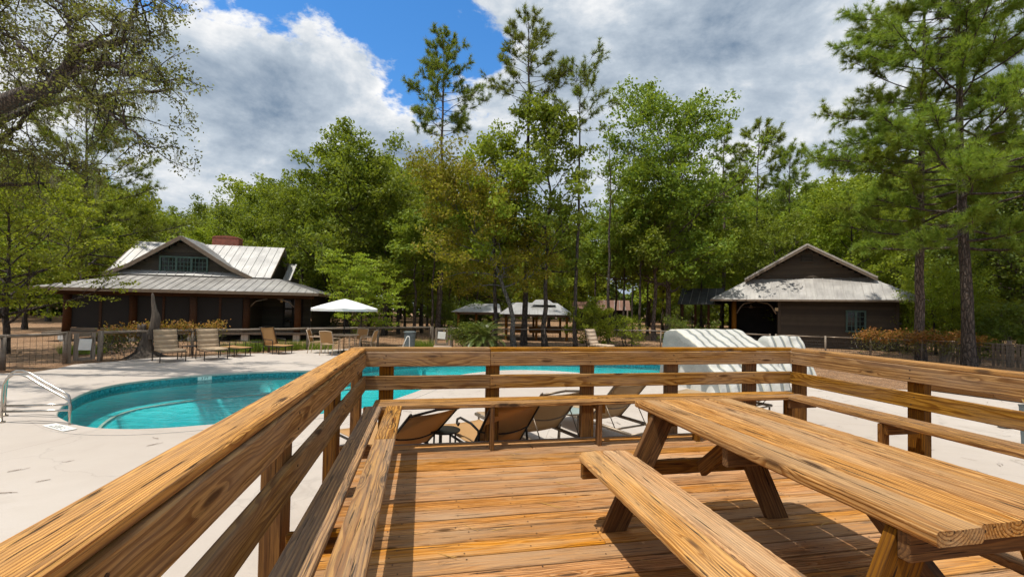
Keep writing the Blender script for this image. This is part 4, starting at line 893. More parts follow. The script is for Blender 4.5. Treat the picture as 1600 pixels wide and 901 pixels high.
# ---- left house
A, B = place(45, 20.1), place(497, 23.0); HM, HL = hframe(A, B)
lh = empty('porch_house', HM, 'brown house on the left with metal roof, screened porch and gabled dormer', 'house')
HI = HM.inverted()
def lx(px, yin):     # local x where the column of pixels px crosses local y = yin
    d = HI.to_3x3() @ ray(px, 480); o = HI @ Vector((0, 0, CZ)); t = (yin - o.y) / d.y; return o.x + d.x * t
EZ, TZ, IN = 2.45, 3.25, 2.5; DW = 10.5
roofplane(lh, [(0, 0, EZ), (HL, 0, EZ), (HL - IN, IN, TZ), (IN, IN, TZ)], ROOF_R, 0.40)  # darker roof colour paints in the shallow pitch's dimmer sky reflection
roofplane(lh, [(HL, 0, EZ), (HL, DW, EZ), (HL - IN, DW - IN, TZ), (HL - IN, IN, TZ)], ROOF_R, 0.40)
roofplane(lh, [(0, DW, EZ), (0, 0, EZ), (IN, IN, TZ), (IN, DW - IN, TZ)], ROOF_R, 0.40)
box('fascia', lh, (-0.02, -0.03, EZ - 0.14), (HL + 0.02, 0.0, EZ + 0.015), FASCIA)
box('fascia', lh, (HL, -0.03, EZ - 0.14), (HL + 0.03, DW, EZ + 0.012), FASCIA)
box('porch_beam', lh, (0.3, 0.45, EZ - 0.30), (HL - 0.3, 0.65, EZ - 0.05), W_LOG)
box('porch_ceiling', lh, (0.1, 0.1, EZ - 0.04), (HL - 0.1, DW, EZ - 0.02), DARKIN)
box('porch_floor', lh, (0.3, 0.3, 0.30), (HL - 0.3, DW, 0.42), FLOORB)
px_posts = [105, 208, 302, 385, 465]
xs = [lx(p, 0.55) for p in px_posts]
for x in xs:
    tube('porch_post', lh, [(x, 0.55, 0.30), (x + 0.02, 0.55, 1.3), (x, 0.55, EZ - 0.3)], [0.17, 0.16, 0.16], W_LOG, 10)
    box('pier', lh, (x - 0.16, 0.39, -0.05), (x + 0.16, 0.71, 0.30), COPING)
for i in range(3):
    a, b = xs[i], xs[i + 1]; m = (a + b) / 2
    box('screen_panel', lh, (a + 0.17, 0.56, 0.62), (m - 0.05, 0.58, EZ - 0.32), SCREEN, 0); box('screen_panel', lh, (m + 0.05, 0.56, 0.62), (b - 0.17, 0.58, EZ - 0.32), SCREEN, 0)
    box('screen_stud', lh, (m - 0.05, 0.53, 0.44), (m + 0.05, 0.61, EZ - 0.31), W_LOG); box('knee_rail', lh, (a + 0.17, 0.50, 0.44), (m - 0.052, 0.62, 0.60), FASCIA); box('knee_rail', lh, (m + 0.052, 0.50, 0.44), (b - 0.17, 0.62, 0.60), FASCIA)
lapwall('wall', lh, (xs[3] - 0.1, 3.2, 0), (HL - 0.9, 3.2, 0), 0.42, EZ - 0.05, SIDING_D, (0, -1, 0))
lapwall('wall', lh, (xs[3] + 0.0, 0.7, 0), (xs[3] + 0.0, 3.2, 0), 0.42, EZ - 0.05, SIDING_D, (1, 0, 0))
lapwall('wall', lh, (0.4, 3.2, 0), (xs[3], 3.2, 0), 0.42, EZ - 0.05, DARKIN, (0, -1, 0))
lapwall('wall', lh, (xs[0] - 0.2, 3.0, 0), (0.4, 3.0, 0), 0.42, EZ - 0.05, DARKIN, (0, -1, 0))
lapwall('wall', lh, (HL - 0.9, 3.2, 0), (HL - 0.9, DW, 0), 0.42, EZ - 0.05, SIDING_D, (1, 0, 0))
x = (xs[3] + xs[4]) / 2
d_ = box('porch_door', lh, (x - 0.1, 3.14, 0.42), (x + 0.95, 3.19, 2.2), DARKIN, 0)
for j in range(2): 
    for i in range(3): box('door_pane', d_, (-0.42 + j * 0.46, -0.035, -0.75 + i * 0.55), (-0.06 + j * 0.46, -0.028, -0.30 + i * 0.55), GLASS, 0)
tube('lantern', lh, [(x + 0.1, 1.9, 1.95), (x + 0.1, 1.9, 2.22)], [0.06, 0.09], LAMP, 8)
for s, xa in ((1, xs[3]), (-1, xs[4])): tube('arch_brace', lh, [(xa + s * 0.18, 0.55, 1.72), (xa + s * 0.42, 0.55, 1.98), (xa + s * 0.95, 0.55, 2.13)], 0.03, W_GREY, 6)
# upper main roof, gable ends and ridge
RZ, RI = 5.32, 5.3; U0, U1 = (lx(203, RI) + lx(172, IN)) / 2, (lx(436, RI) + lx(430, IN)) / 2
roofplane(lh, [(U0, IN - 0.1, TZ + 0.05), (U1, IN - 0.1, TZ + 0.05), (U1, RI, RZ), (U0, RI, RZ)], ROOF, 0.42)
roofplane(lh, [(U1, 2 * RI - IN + 0.1, TZ + 0.05), (U0, 2 * RI - IN + 0.1, TZ + 0.05), (U0, RI, RZ), (U1, RI, RZ)], ROOF, 0.42)
V = [(xx, y, z) for xx in (U0 + 0.3, U1 - 0.3) for y, z in ((IN + 0.15, TZ - 0.2), (2 * RI - IN - 0.15, TZ - 0.2), (RI, RZ - 0.12))]
for q_ in (V[:3], V[3:]): obj('gable_wall', pyd('gw', q_, [(0, 1, 2)]), SIDING_D, lh)
for xx in (U0, U1): board('barge_board', lh, (xx, IN - 0.1, TZ - 0.02), (xx, RI, RZ - 0.07), 0.16, 0.03, FASCIA, (1, 0, 0))
# front dormer
GX0, GX1, GY = lx(176, IN + 0.25), lx(386, IN + 0.25), IN + 0.25; GXM = lx(283, IN + 0.25); GZ = 5.38
def gtop(s):
    xx = GX0 + (GX1 - GX0) * s; return TZ + 0.1 + (GZ - TZ - 0.25) * (1 - abs(xx - GXM) / ((GX1 - GX0) / 2) ) 
lapwall('dormer_wall', lh, (GX0, GY, 0), (GX1, GY, 0), TZ - 0.05, GZ, SIDING_D, (0, -1, 0), 0.16, gtop)
ov = 0.35
for s, gx in ((-1, GX0), (1, GX1)):
    kx = GXM + (gx - GXM) * 0.74; kz = TZ + 0.1 + (GZ - TZ - 0.1) * 0.235
    ex = gx + s * 0.28; ez = TZ + 0.07
    cs = [(kx, GY - ov, kz), (GXM, GY - ov, GZ), (GXM, RI, GZ), (kx, GY + 1.4, kz)]
    roofplane(lh, [(kx, GY + 1.8, kz), (kx, GY - ov, kz), (GXM, GY - ov, GZ), (GXM, RI, GZ)] if s < 0 else [(kx, GY - ov, kz), (kx, GY + 1.8, kz), (GXM, RI, GZ), (GXM, GY - ov, GZ)], ROOF, 0.4, name='dormer_roof')
    roofplane(lh, [(ex, GY + 0.7, ez), (ex, GY - ov, ez), (kx, GY - ov, kz), (kx, GY + 1.8, kz)] if s < 0 else [(ex, GY - ov, ez), (ex, GY + 0.7, ez), (kx, GY + 1.8, kz), (kx, GY - ov, kz)], ROOF, 0.4, name='dormer_roof')
    board('barge_board', lh, (kx, GY - ov - 0.02, kz - 0.09), (GXM, GY - ov - 0.02, GZ - 0.09), 0.2, 0.035, FASCIA, (0, 1, 0)); board('barge_board', lh, (ex, GY - ov - 0.022, ez - 0.09), (kx, GY - ov - 0.022, kz - 0.09), 0.2, 0.033, FASCIA, (0, 1, 0))
wx0, wx1 = lx(250, GY), lx(321, GY); window(lh, wx0, wx1, TZ + 0.12, TZ + 0.98, GY - 0.03, 4, 4, GREEN, 3)
cx_ = lx(352, RI + 0.4); ch = box('chimney', lh, (cx_ - 0.72, RI + 0.1, RZ - 0.6), (cx_ + 0.72, RI + 0.8, RZ + 0.46), BRICK, 0.03)
V = []; k = 10
for y in (-0.36, 0.36):
    for i in range(k + 1): a = math.pi * i / k; V.append((-0.74 * math.cos(a), y, 0.53 + 0.14 * math.sin(a)))
obj('chimney_cap', pyd('cc', V, [(i, i + 1, k + 2 + i, k + 1 + i) for i in range(k)] + [tuple(range(k + 1))[::-1], tuple(range(k + 1, 2 * k + 2))]), BRICK, ch)
# small rear wing right of the main gable
rx0, rx1 = lx(444, 5.0), lx(456, 5.0); roofplane(lh, [(rx0, 4.4, 3.3), (rx1, 4.4, 3.3), (rx1, 6.0, 4.4), (rx0, 6.0, 4.4)], ROOF, 0.4); box('rear_wing', lh, (rx0 + 0.05, 4.9, 2.4), (rx1 - 0.05, 7.0, 3.5), SIDING_D)
# ---- right house
A, B = at(1110, 467.5, 26.5), at(1453, 469, 21.9); HM, HL = hframe(A, B)
rh = empty('brown_house', HM, 'dark brown clapboard house on the right under a wide grey metal hip roof', 'house'); HI = HM.inverted()
EZ, TZ, IN, DW = 2.60, 3.86, 1.55, 11.0; c0, c1 = IN + 0.5, HL - IN - 0.5; cm = HL / 2; RZ = 5.80
roofplane(rh, [(0, 0, EZ), (HL, 0, EZ), (c1, IN, TZ), (c0, IN, TZ)], ROOF_R, 0.42)
roofplane(rh, [(HL, 0, EZ), (HL, DW, EZ), (c1, DW - IN, TZ), (c1, IN, TZ)], ROOF_R, 0.42)
roofplane(rh, [(0, DW, EZ), (0, 0, EZ), (c0, IN, TZ), (c0, DW - IN, TZ)], ROOF_R, 0.42)
for s, ex in ((-1, c0 - 0.25), (1, c1 + 0.25)):
    ez = TZ + (0.02 if s else 0); q = [(ex, DW - IN, ez), (ex, IN - 0.45, ez), (cm, IN - 0.45, RZ), (cm, DW - IN, RZ)]
    roofplane(rh, q if s < 0 else [q[1], q[0], q[3], q[2]], ROOF_R, 0.42, name='gable_roof')
    board('barge_board', rh, (ex, IN - 0.47, ez - 0.05), (cm, IN - 0.47, RZ - 0.05), 0.10, 0.04, METALEDGE, (0, 1, 0)); board('barge_board', rh, (ex, IN - 0.46, ez - 0.17), (cm, IN - 0.46, RZ - 0.17), 0.13, 0.03, FASCIA, (0, 1, 0))
lapwall('gable_wall', rh, (c0, IN + 0.0, 0), (c1, IN, 0), TZ - 0.1, RZ, SIDING, (0, -1, 0), 0.17, lambda s: TZ + (RZ - TZ - 0.15) * (1 - abs(s - 0.5) * 2))
v_ = box('gable_vent', rh, (cm - 0.28, IN - 0.06, RZ - 0.98), (cm + 0.28, IN - 0.03, RZ - 0.55), DARKIN, 0)
for i in range(5): box('louvre', v_, (-0.25, -0.035, -0.18 + i * 0.085), (0.25, -0.016, -0.14 + i * 0.085), SIDING_D, 0)
box('vent_frame', v_, (-0.33, -0.04, -0.27), (0.33, -0.012, -0.216), SIDING, 0); box('vent_frame', v_, (-0.33, -0.04, 0.216), (0.33, -0.012, 0.27), SIDING, 0)
box('fascia', rh, (-0.02, -0.03, EZ - 0.09), (HL + 0.02, 0.0, EZ + 0.012), FASCIA)
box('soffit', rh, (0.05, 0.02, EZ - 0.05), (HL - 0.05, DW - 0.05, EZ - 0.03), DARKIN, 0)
WY = 1.0; xw0, xw1, xp = lx(1217, WY), lx(1403, WY), lx(1147, 0.9)
lapwall('wall', rh, (xw0, WY, 0), (xw1, WY, 0), 0.0, EZ - 0.04, SIDING, (0, -1, 0), 0.15)
lapwall('wall', rh, (xw1, WY, 0), (xw1, DW - 1, 0), 0.0, EZ - 0.04, SIDING, (1, 0, 0), 0.15)
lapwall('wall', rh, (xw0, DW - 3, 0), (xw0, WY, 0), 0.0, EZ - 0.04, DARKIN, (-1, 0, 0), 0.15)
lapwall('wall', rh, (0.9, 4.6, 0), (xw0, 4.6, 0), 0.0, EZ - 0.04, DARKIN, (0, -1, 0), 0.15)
lapwall('wall', rh, (0.9, DW - 1, 0), (0.9, 2.6, 0), 0.0, EZ - 0.04, SIDING, (-1, 0, 0), 0.15)
box('corner_board', rh, (xw0 - 0.06, WY - 0.05, 0), (xw0 + 0.10, WY + 0.08, EZ - 0.06), SIDING); box('corner_board', rh, (xw1 - 0.09, WY - 0.05, 0), (xw1 + 0.05, WY + 0.08, EZ - 0.06), SIDING)
tube('porch_post', rh, [(xp, 0.9, 0), (xp, 0.9, EZ - 0.06)], 0.13, W_POST, 10)
for s, xa in ((1, xp), (-1, xw0)): tube('arch_brace', rh, [(xa + s * 0.14, 0.9, 1.80), (xa + s * 0.36, 0.9, 2.22), (xa + s * 0.55, 0.9, 2.40), (xa + s * 1.1, 0.9, 2.5)], 0.035, W_GREY, 6)
window(rh, lx(1324, WY), lx(1350, WY), 0.98, 1.98, WY - 0.035, 2, 4, GREEN, 2)
box('porch_lamp', rh, (xw0 - 0.20, 0.85, 1.98), (xw0 - 0.04, 0.99, 2.16), LAMP)
fan = tube('ceiling_fan', rh, [(xp + 0.9, 2.4, 2.35), (xp + 0.9, 2.4, 2.15)], [0.03, 0.12], FASCIA, 10)
for i in range(4): a = i * math.pi / 2 + 0.3; board('fan_blade', fan, (xp + 0.9 + 0.12 * math.cos(a), 2.4 + 0.12 * math.sin(a), 2.2), (xp + 0.9 + 0.65 * math.cos(a), 2.4 + 0.65 * math.sin(a), 2.2), 0.12, 0.012, FASCIA)
# breezeway roof on the left of the house
roofplane(rh, [(-2.2, 2.6, 2.35), (0.5, 2.6, 2.35), (0.5, 5.0, 3.5), (-2.2, 5.0, 3.5)], RUST if False else plain('dark_roof', (0.07, 0.07, 0.07), 0.6, 0.2, 0.35, 1.5), 0.5, name='breezeway_roof')
for xx in (-1.9, -1.1, -0.3): box('breezeway_post', rh, (xx - 0.07, 2.8, 0), (xx + 0.07, 2.94, 2.33), W_LOG)
# ---- pavilions and far cabin
def pavilion(label, px0, px1, pye, pyt, t0, t1, depth, cup=None):
    A, B = at(px0, pye, depth), at(px1, pye, depth); M, L = hframe(A, B); t = empty('pavilion', M, label, 'pavilion'); ez = A.z; tz = at((px0 + px1) / 2, pyt, depth + 2.2).z; a, b = L * t0, L * t1; W = 4.4
    roofplane(t, [(0, 0, ez), (L, 0, ez), (b, W / 2, tz), (a, W / 2, tz)], ROOF, 0.5); roofplane(t, [(L, W, ez), (0, W, ez), (a, W / 2, tz), (b, W / 2, tz)], ROOF, 0.5)
    for q in ([(L, 0, ez), (L, W, ez), (b, W / 2 + .001, tz), (b, W / 2, tz)], [(0, W, ez), (0, 0, ez), (a, W / 2, tz), (a, W / 2 + .001, tz)]): roofplane(t, q, ROOF, 0.5)
    for x in (0.4, L * 0.5, L - 0.4):
        for y in (0.4, W - 0.4): box('post', t, (x - 0.07, y - 0.07, 0), (x + 0.07, y + 0.07, ez + 0.02), W_POST)
    box('eave_beam', t, (0.2, 0.33, ez - 0.16), (L - 0.2, 0.47, ez - 0.01), FASCIA)
    if cup:
        x0, x1 = L * cup[0], L * cup[1]; cz = tz + 0.20
        roofplane(t, [(x0, W / 2 - 0.9, tz - 0.12), (x1, W / 2 - 0.9, tz - 0.12), (x1 - 0.4, W / 2, cz), (x0 + 0.4, W / 2, cz)], ROOF, 0.5, name='cupola_roof'); roofplane(t, [(x1, W / 2 + 0.9, tz - 0.12), (x0, W / 2 + 0.9, tz - 0.12), (x0 + 0.4, W / 2, cz), (x1 - 0.4, W / 2, cz)], ROOF, 0.5, name='cupola_roof')
        roofplane(t, [(x1, W / 2 - 0.9, tz - 0.12), (x1, W / 2 + 0.9, tz - 0.12), (x1 - 0.4, W / 2 + .001, cz), (x1 - 0.4, W / 2, cz)], ROOF, 0.5, name='cupola_roof')
    for i in range(3): x = L * (0.25 + 0.25 * i); box('picnic_bench', t, (x - 0.35, 1.2, 0.40), (x + 0.35, 3.0, 0.72), W_POST)
    return t
pavilion('small open pavilion with pale metal roof left of the twin pine trunks', 705, 782, 486.5, 474, 0.36, 0.95, 27)
pavilion('open picnic pavilion with pale metal roof and raised cupola between the pine trunks', 780, 898, 490, 473, 0.22, 0.82, 26, (0.42, 0.78))
A, B = place(899, 44), place(980, 43); M, L = hframe(A, B); t = empty('far_cabin', M, 'dark cabin with a rusty roof in the shade behind the round bush', 'cabin')
roofplane(t, [(-0.3, -0.8, 2.0), (1.6, -0.8, 2.0), (1.6, 1.2, 2.7), (-0.3, 1.2, 2.7)], RUST, 0.5); roofplane(t, [(2.0, -0.5, 1.9), (L + 0.3, -0.5, 1.9), (L + 0.3, 2, 2.9), (2.0, 2, 2.9)], RUST, 0.5)
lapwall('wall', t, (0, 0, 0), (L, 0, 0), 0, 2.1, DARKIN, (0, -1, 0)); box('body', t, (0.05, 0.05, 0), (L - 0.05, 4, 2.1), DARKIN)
for i in range(4): box('post', t, (i * L / 3 - 0.06, -0.7, 0), (i * L / 3 + 0.06, -0.58, 1.95), W_GREY)
# ------------------------------------------------------------------ plants
class Leaves:
    def __init__(s): s.c, s.sz = [], []
    def add(s, centers, sizes): s.c.append(np.asarray(centers, dtype=np.float32)); s.sz.append(np.asarray(sizes, dtype=np.float32))
def leaf_mesh(name, P, S, rg, up=0.35, aspect=0.55, dirs=None):
    """one small folded rhombic leaf per point: 4 verts, 2 triangles"""
    n_ = len(P); a = rg.normal(size=(n_, 3)); 
    if dirs is not None: a = a * 0.6 + dirs
    a /= np.linalg.norm(a, axis=1, keepdims=True) + 1e-9
    nn = rg.normal(size=(n_, 3)); nn[:, 2] += up * 2; b = np.cross(nn, a); b /= np.linalg.norm(b, axis=1, keepdims=True) + 1e-9
    c = np.cross(a, b); S = S[:, None]
    V = np.empty((n_, 4, 3), np.float32); V[:, 0] = P - a * S * 0.5; V[:, 1] = P + b * S * aspect * 0.5 + c * S * 0.08 + a * S * 0.05; V[:, 2] = P + a * S * 0.5; V[:, 3] = P - b * S * aspect * 0.5 + c * S * 0.08 + a * S * 0.05
    return npmesh(name, V.reshape(-1, 3), np.arange(n_ * 4, dtype=np.int32).reshape(-1, 4))
def np_tubes(paths, sides=6):
    """fast tapered tubes: paths = list of (pts ndarray (n,3), radii ndarray (n))"""
    Vs, Fs, base = [], [], 0; th = np.arange(sides) * 2 * np.pi / sides; ct, st_ = np.cos(th), np.sin(th)
    for pts, rad in paths:
        pts = np.asarray(pts, float); n_ = len(pts); d = np.gradient(pts, axis=0); d /= np.linalg.norm(d, axis=1, keepdims=True) + 1e-9
        ref = np.array([1, 0, 0]) if abs(d[0, 2]) > 0.7 else np.array([0, 0, 1]); A = ref - d * (d @ ref)[:, None]; A /= np.linalg.norm(A, axis=1, keepdims=True) + 1e-9; B = np.cross(d, A)
        V = pts[:, None, :] + (A[:, None, :] * ct[None, :, None] + B[:, None, :] * st_[None, :, None]) * np.asarray(rad)[:, None, None]
        Vs.append(V.reshape(-1, 3)); i = np.arange(n_ - 1)[:, None] * sides; s = np.arange(sides)[None, :]; q = (s + 1) % sides
        Fs.append(np.stack([base + i + s, base + i + q, base + i + sides + q, base + i + sides + s], -1).reshape(-1, 4)); base += n_ * sides
    return np.concatenate(Vs), np.concatenate(Fs)
def curve(p, d, L, n_, rg, wob=0.15, rise=0.0):
    pts = [np.array(p, float)]; d = np.array(d, float); d /= np.linalg.norm(d)
    for i in range(n_):
        d = d + rg.normal(size=3) * wob; d[2] += rise; d /= np.linalg.norm(d); pts.append(pts[-1] + d * L / n_)
    return np.array(pts)
def decid(seed, H, cb, W, nl=16, leaves=11000, ls=0.22, r0=0.16, wob=0.13, clump=0.55, lean=(0, 0), shape=1.0, flat=0.6, up=0.35, multi=1, updir=0.25):
    """broadleaf tree; returns (wood mesh, leaf mesh): forked limbs, twigs, leaf clumps about every twig"""
    rg = np.random.default_rng(seed); paths, tips = [], []
    for m in range(multi):
        off = rg.normal(size=2) * (0.35 if multi > 1 else 0.0); tr = [np.array([off[0], off[1], -0.15])]; n_ = 12
        for i in range(n_):
            f = (i + 1) / n_; tr.append(np.array([off[0] * (1 + f) + lean[0] * f * f + rg.normal() * 0.06 * H / 12, off[1] * (1 + f) + lean[1] * f * f + rg.normal() * 0.06 * H / 12, H * 0.93 * f]))
        tr = np.array(tr); rad = r0 * (1 - 0.86 * np.linspace(0, 1, n_ + 1) ** 0.9); rad[0] *= 1.45; paths.append((tr, rad))
        for k in range(nl // multi):
            f = cb + (0.98 - cb) * ((k + rg.uniform(0, 1)) / (nl // multi)); p = np.array([np.interp(f * n_, np.arange(n_ + 1), tr[:, j]) for j in range(3)])
            g = (f - cb) / (1 - cb); prof = math.sqrt(max(0.03, 1 - ((g - 0.38) / 0.68) ** 2)) ** shape; az = k * 2.4 + rg.uniform(-.5, .5); L = W / 2 * prof * rg.uniform(0.75, 1.15)
            el = 0.15 + 0.75 * g + rg.uniform(-.15, .2); d = (math.cos(az) * math.cos(el), math.sin(az) * math.cos(el), math.sin(el))
            lp = curve(p, d, L, 6, rg, wob, 0.03); rb = max(0.012, np.interp(f, np.linspace(0, 1, n_ + 1), rad) * 0.55); paths.append((lp, rb * np.linspace(1, 0.25, 7)))
            for j in range(int(4 + 5 * L / 3)):
                u = rg.uniform(0.25, 1.0); q = np.array([np.interp(u * 6, np.arange(7), lp[:, c]) for c in range(3)]); dd = (lp[-1] - lp[0]) / (np.linalg.norm(lp[-1] - lp[0]) + 1e-6) + rg.normal(size=3) * 0.75; dd[2] += updir
                sp = curve(q, dd, L * rg.uniform(0.22, 0.5) + 0.25, 4, rg, 0.22, 0.02); paths.append((sp, rb * 0.32 * np.linspace(1, 0.2, 5))); tips += [sp[2], sp[3], sp[4], sp[4]]
    tips = np.array(tips); idx = rg.integers(0, len(tips), leaves); dirn = rg.normal(size=(leaves, 3)); dirn /= np.linalg.norm(dirn, axis=1, keepdims=True); rr = clump * rg.uniform(0, 1, leaves)[:, None] ** 0.6
    P = tips[idx] + dirn * rr * np.array([1, 1, flat]); P[:, 2] = np.maximum(P[:, 2], 0.15); S = ls * rg.uniform(0.6, 1.25, leaves)
    return npmesh('wood', *np_tubes(paths, 6)), leaf_mesh('leaf', P.astype(np.float32), S.astype(np.float32), rg, up)
def pine(seed, H, cb, W, nb=34, tufts=1.0, nl=0.26, r0=0.15, needles=26, width=0.016, droop=0.0, top_open=1.0, lean=0.0, conic=0.6):
    """tall pine: straight trunk, bare below the crown, upswept branches carrying needle tufts"""
    rg = np.random.default_rng(seed); n_ = 14; f = np.linspace(0, 1, n_ + 1); tr = np.stack([np.cumsum(rg.normal(size=n_ + 1)) * 0.035 + lean * f, np.cumsum(rg.normal(size=n_ + 1)) * 0.035, H * f], 1); tr[0, 2] = -0.15
    rad = r0 * (1 - 0.85 * f); rad[0] *= 1.3; paths = [(tr, rad)]; TP, TD = [], []
    for k in range(nb):
        g = (k + rg.uniform(0, 1)) / nb; h = cb + (0.985 - cb) * g; p = np.array([np.interp(h * n_, np.arange(n_ + 1), tr[:, j]) for j in range(3)])
        prof = ((1 - g) ** conic * 0.95 + 0.08) * (0.55 + 0.45 * min(1, g / 0.15)); L = W / 2 * prof * rg.uniform(0.6, 1.15) + 0.25; az = k * 2.4 + rg.uniform(-.6, .6); el = -0.1 + 0.75 * g + rg.uniform(-.2, .2) - droop
        lp = curve(p, (math.cos(az) * math.cos(el), math.sin(az) * math.cos(el), math.sin(el)), L, 6, rg, 0.09, 0.06); rb = max(0.01, np.interp(h, f, rad) * 0.36); paths.append((lp, rb * np.linspace(1, 0.3, 7)))
        for j in range(int((3 + 4.2 * L) * tufts)):
            u = rg.uniform(0.38, 1.0); q = np.array([np.interp(u * 6, np.arange(7), lp[:, c]) for c in range(3)]); dd = (lp[-1] - lp[3]); dd = dd / np.linalg.norm(dd) + rg.normal(size=3) * 0.55; dd[2] += 0.35
            tw = curve(q, dd, rg.uniform(0.18, 0.22 + 0.16 * L), 3, rg, 0.18, 0.05); paths.append((tw, np.array([0.010, 0.008, 0.006, 0.004]))); TP += [tw[3], tw[2]]; e = tw[3] - tw[1]; e /= np.linalg.norm(e); TD += [e, e]
        TP.append(lp[-1]); e = lp[-1] - lp[-2]; TD.append(e / np.linalg.norm(e))
    TP, TD = np.array(TP), np.array(TD); K = needles; m = len(TP)
    d = TD[:, None, :] * 0.80 + rg.normal(size=(m, K, 3)) * 0.55; d /= np.linalg.norm(d, axis=2, keepdims=True); L = nl * rg.uniform(0.65, 1.1, (m, K, 1)); b = np.cross(d, rg.normal(size=(m, K, 3))); b /= np.linalg.norm(b, axis=2, keepdims=True) + 1e-9
    o = TP[:, None, :] - TD[:, None, :] * 0.04 * rg.uniform(0, 1, (m, K, 1)); V = np.empty((m, K, 3, 3), np.float32); V[:, :, 0] = o - b * width / 2; V[:, :, 1] = o + b * width / 2; V[:, :, 2] = o + d * L
    V[:, :, 2, 2] -= 0.02
    return npmesh('wood', *np_tubes(paths, 6)), npmesh('needles', V.reshape(-1, 3), np.arange(m * K * 3, dtype=np.int32).reshape(-1, 3))
def tree(name, meshes, bark, leafmat, pos, label, group=None, sc=1.0, rz=0.0, crown='crown', cat='tree'):
    me, le = meshes
    t = empty(name, Matrix.Translation(pos) @ rotz(rz) @ Matrix.Diagonal((sc, sc, sc, 1) if not isinstance(sc, tuple) else (*sc, 1)), label, cat, group)
    obj('trunk', withmat(me, bark), None, t); obj(crown, withmat(le, leafmat), None, t); return t
for_smooth = lambda me: me.polygons.foreach_set('use_smooth', [True] * len(me.polygons))
rt = random.Random(77)
# --- individual trees one can pick out
tree('pine_tree', pine(11, 19.2, 0.66, 6.4, 46, 1.15, 0.36, 0.17, 26, 0.024, conic=0.75), BARK_P, NEEDLE, place(684, 28.5), 'tall pine with an open pointed crown above the yellow green tree')
tree('pine_tree', pine(12, 16.9, 0.72, 4.6, 40, 1.1, 0.30, 0.16, 26, 0.02, conic=0.5), BARK_D, NEEDLE, un(818, 538), 'tall pine with a narrow crown left of the slim bare pine', None)
tree('pine_tree', pine(13, 13.9, 0.76, 3.3, 26, 1.0, 0.27, 0.10, 24, 0.018, conic=0.25), BARK_D, NEEDLE, un(898, 543.5), 'slim pine with a long bare trunk and a small tufted crown')
tree('sweetgum_tree', decid(21, 12.4, 0.30, 4.5, 26, 11500, 0.21, 0.13, clump=0.5), BARK_D, LEAF, un(852, 542), 'green sweetgum whose straight trunk stands between the two pines')
tree('hardwood_tree', decid(27, 10.2, 0.42, 4.6, 18, 9000, 0.20, 0.12, clump=0.5), BARK_D, LEAF_L, un(772, 540), 'light green tree growing at the left of the narrow pine')
ytree = tree('leaning_tree', decid(22, 8.6, 0.34, 5.4, 34, 24000, 0.15, 0.13, clump=0.55, lean=(-4.3, 0.2), wob=0.14), BARK_G, LEAF_Y, un(803, 542), 'leaning tree with yellow orange foliage in front of the pavilions')
tree('oak_tree', decid(23, 15.6, 0.20, 10.5, 34, 26000, 0.24, 0.20, clump=0.62, wob=0.14), BARK_P, LEAF, un(1042, 530), 'large spreading green oak left of the right hand house')
tree('oak_tree', decid(24, 11.5, 0.32, 5.5, 20, 11000, 0.22, 0.15, clump=0.55), BARK_P, LEAF, un(1022, 531), 'second trunk with a green crown just left of the large spreading oak')
tree('hardwood_tree', decid(25, 12.4, 0.22, 8.6, 32, 24000, 0.24, 0.19, clump=0.62), BARK_D, LEAF, place(543, 30), 'broad leafy green tree behind the white umbrella')
tree('hardwood_tree', decid(26, 10.5, 0.22, 6.5, 24, 14000, 0.22, 0.15, clump=0.6), BARK_D, LEAF, place(600, 29), 'rounded green tree between the umbrella tree and the yellow foliage')
tree('pine_tree', pine(14, 17.0, 0.70, 4.8, 34, 1.1, 0.36, 0.16, 24, 0.026, conic=0.35), BARK_D, NEEDLE_B, place(1184, 36), 'tall tufted pine behind the left slope of the right hand house roof')
tree('pine_tree', pine(15, 14.6, 0.58, 5.2, 36, 1.1, 0.36, 0.15, 24, 0.026, conic=0.45), BARK_D, NEEDLE_B, place(1234, 35), 'shorter tufted pine directly right of the tall one behind the house')
tree('pine_tree', pine(16, 15.5, 0.50, 4.0, 40, 1.1, 0.36, 0.17, 22, 0.026), BARK_P, NEEDLE, place(1128, 33), 'pine with a pale trunk rising between the large oak and the house')
# big pines close on the right
tree('pine_tree', pine(17, 17.5, 0.24, 8.4, 84, 1.7, 0.30, 0.20, 46, 0.016, droop=0.18, conic=0.25), BARK_D, NEEDLE_B, un(1512, 573), 'large dark trunked pine at the right edge with long drooping needles')
tree('pine_tree', pine(18, 16.5, 0.34, 6.4, 72, 1.6, 0.30, 0.19, 44, 0.017, droop=0.15, conic=0.25), BARK_P, NEEDLE_B, place(1440, 18.6), 'large pine with a pale grey mottled trunk beside the right house corner')
# trees beyond the right house
G2 = 'broadleaf trees behind the right hand house'
D1 = decid(31, 9.5, 0.18, 7.2, 26, 17000, 0.20, 0.15, clump=0.55); D2 = decid(32, 8.2, 0.15, 7.0, 26, 16000, 0.20, 0.13, clump=0.55, multi=2); D3 = decid(33, 12.5, 0.2, 8.5, 30, 20000, 0.26, 0.18, clump=0.65); D4 = decid(34, 6.0, 0.08, 5.6, 26, 13000, 0.16, 0.10, clump=0.5, multi=2)
for (m, px, dep, sc, mt, lab) in ((D2, 1262, 33, 1.0, LEAF_L, 'yellowish green tree directly behind the right hand house gable'), (D1, 1330, 30, 1.0, LEAF_L, 'light green tree behind the right slope of the house roof'), (D3, 1405, 33, 0.92, LEAF, 'green tree behind the pale mottled pine trunk'), (D1, 1210, 31, .86, LEAF, 'green tree behind the left slope of the house roof')):
    tree('hardwood_tree', m, BARK_D, mt, place(px, dep), lab, G2, sc, rt.uniform(0, 6))
tree('evergreen_tree', D3, BARK_D, LEAF_D, place(1600, 22), 'dense dark evergreen tree at the right edge behind the picket fence', None, 0.72, 1.0)
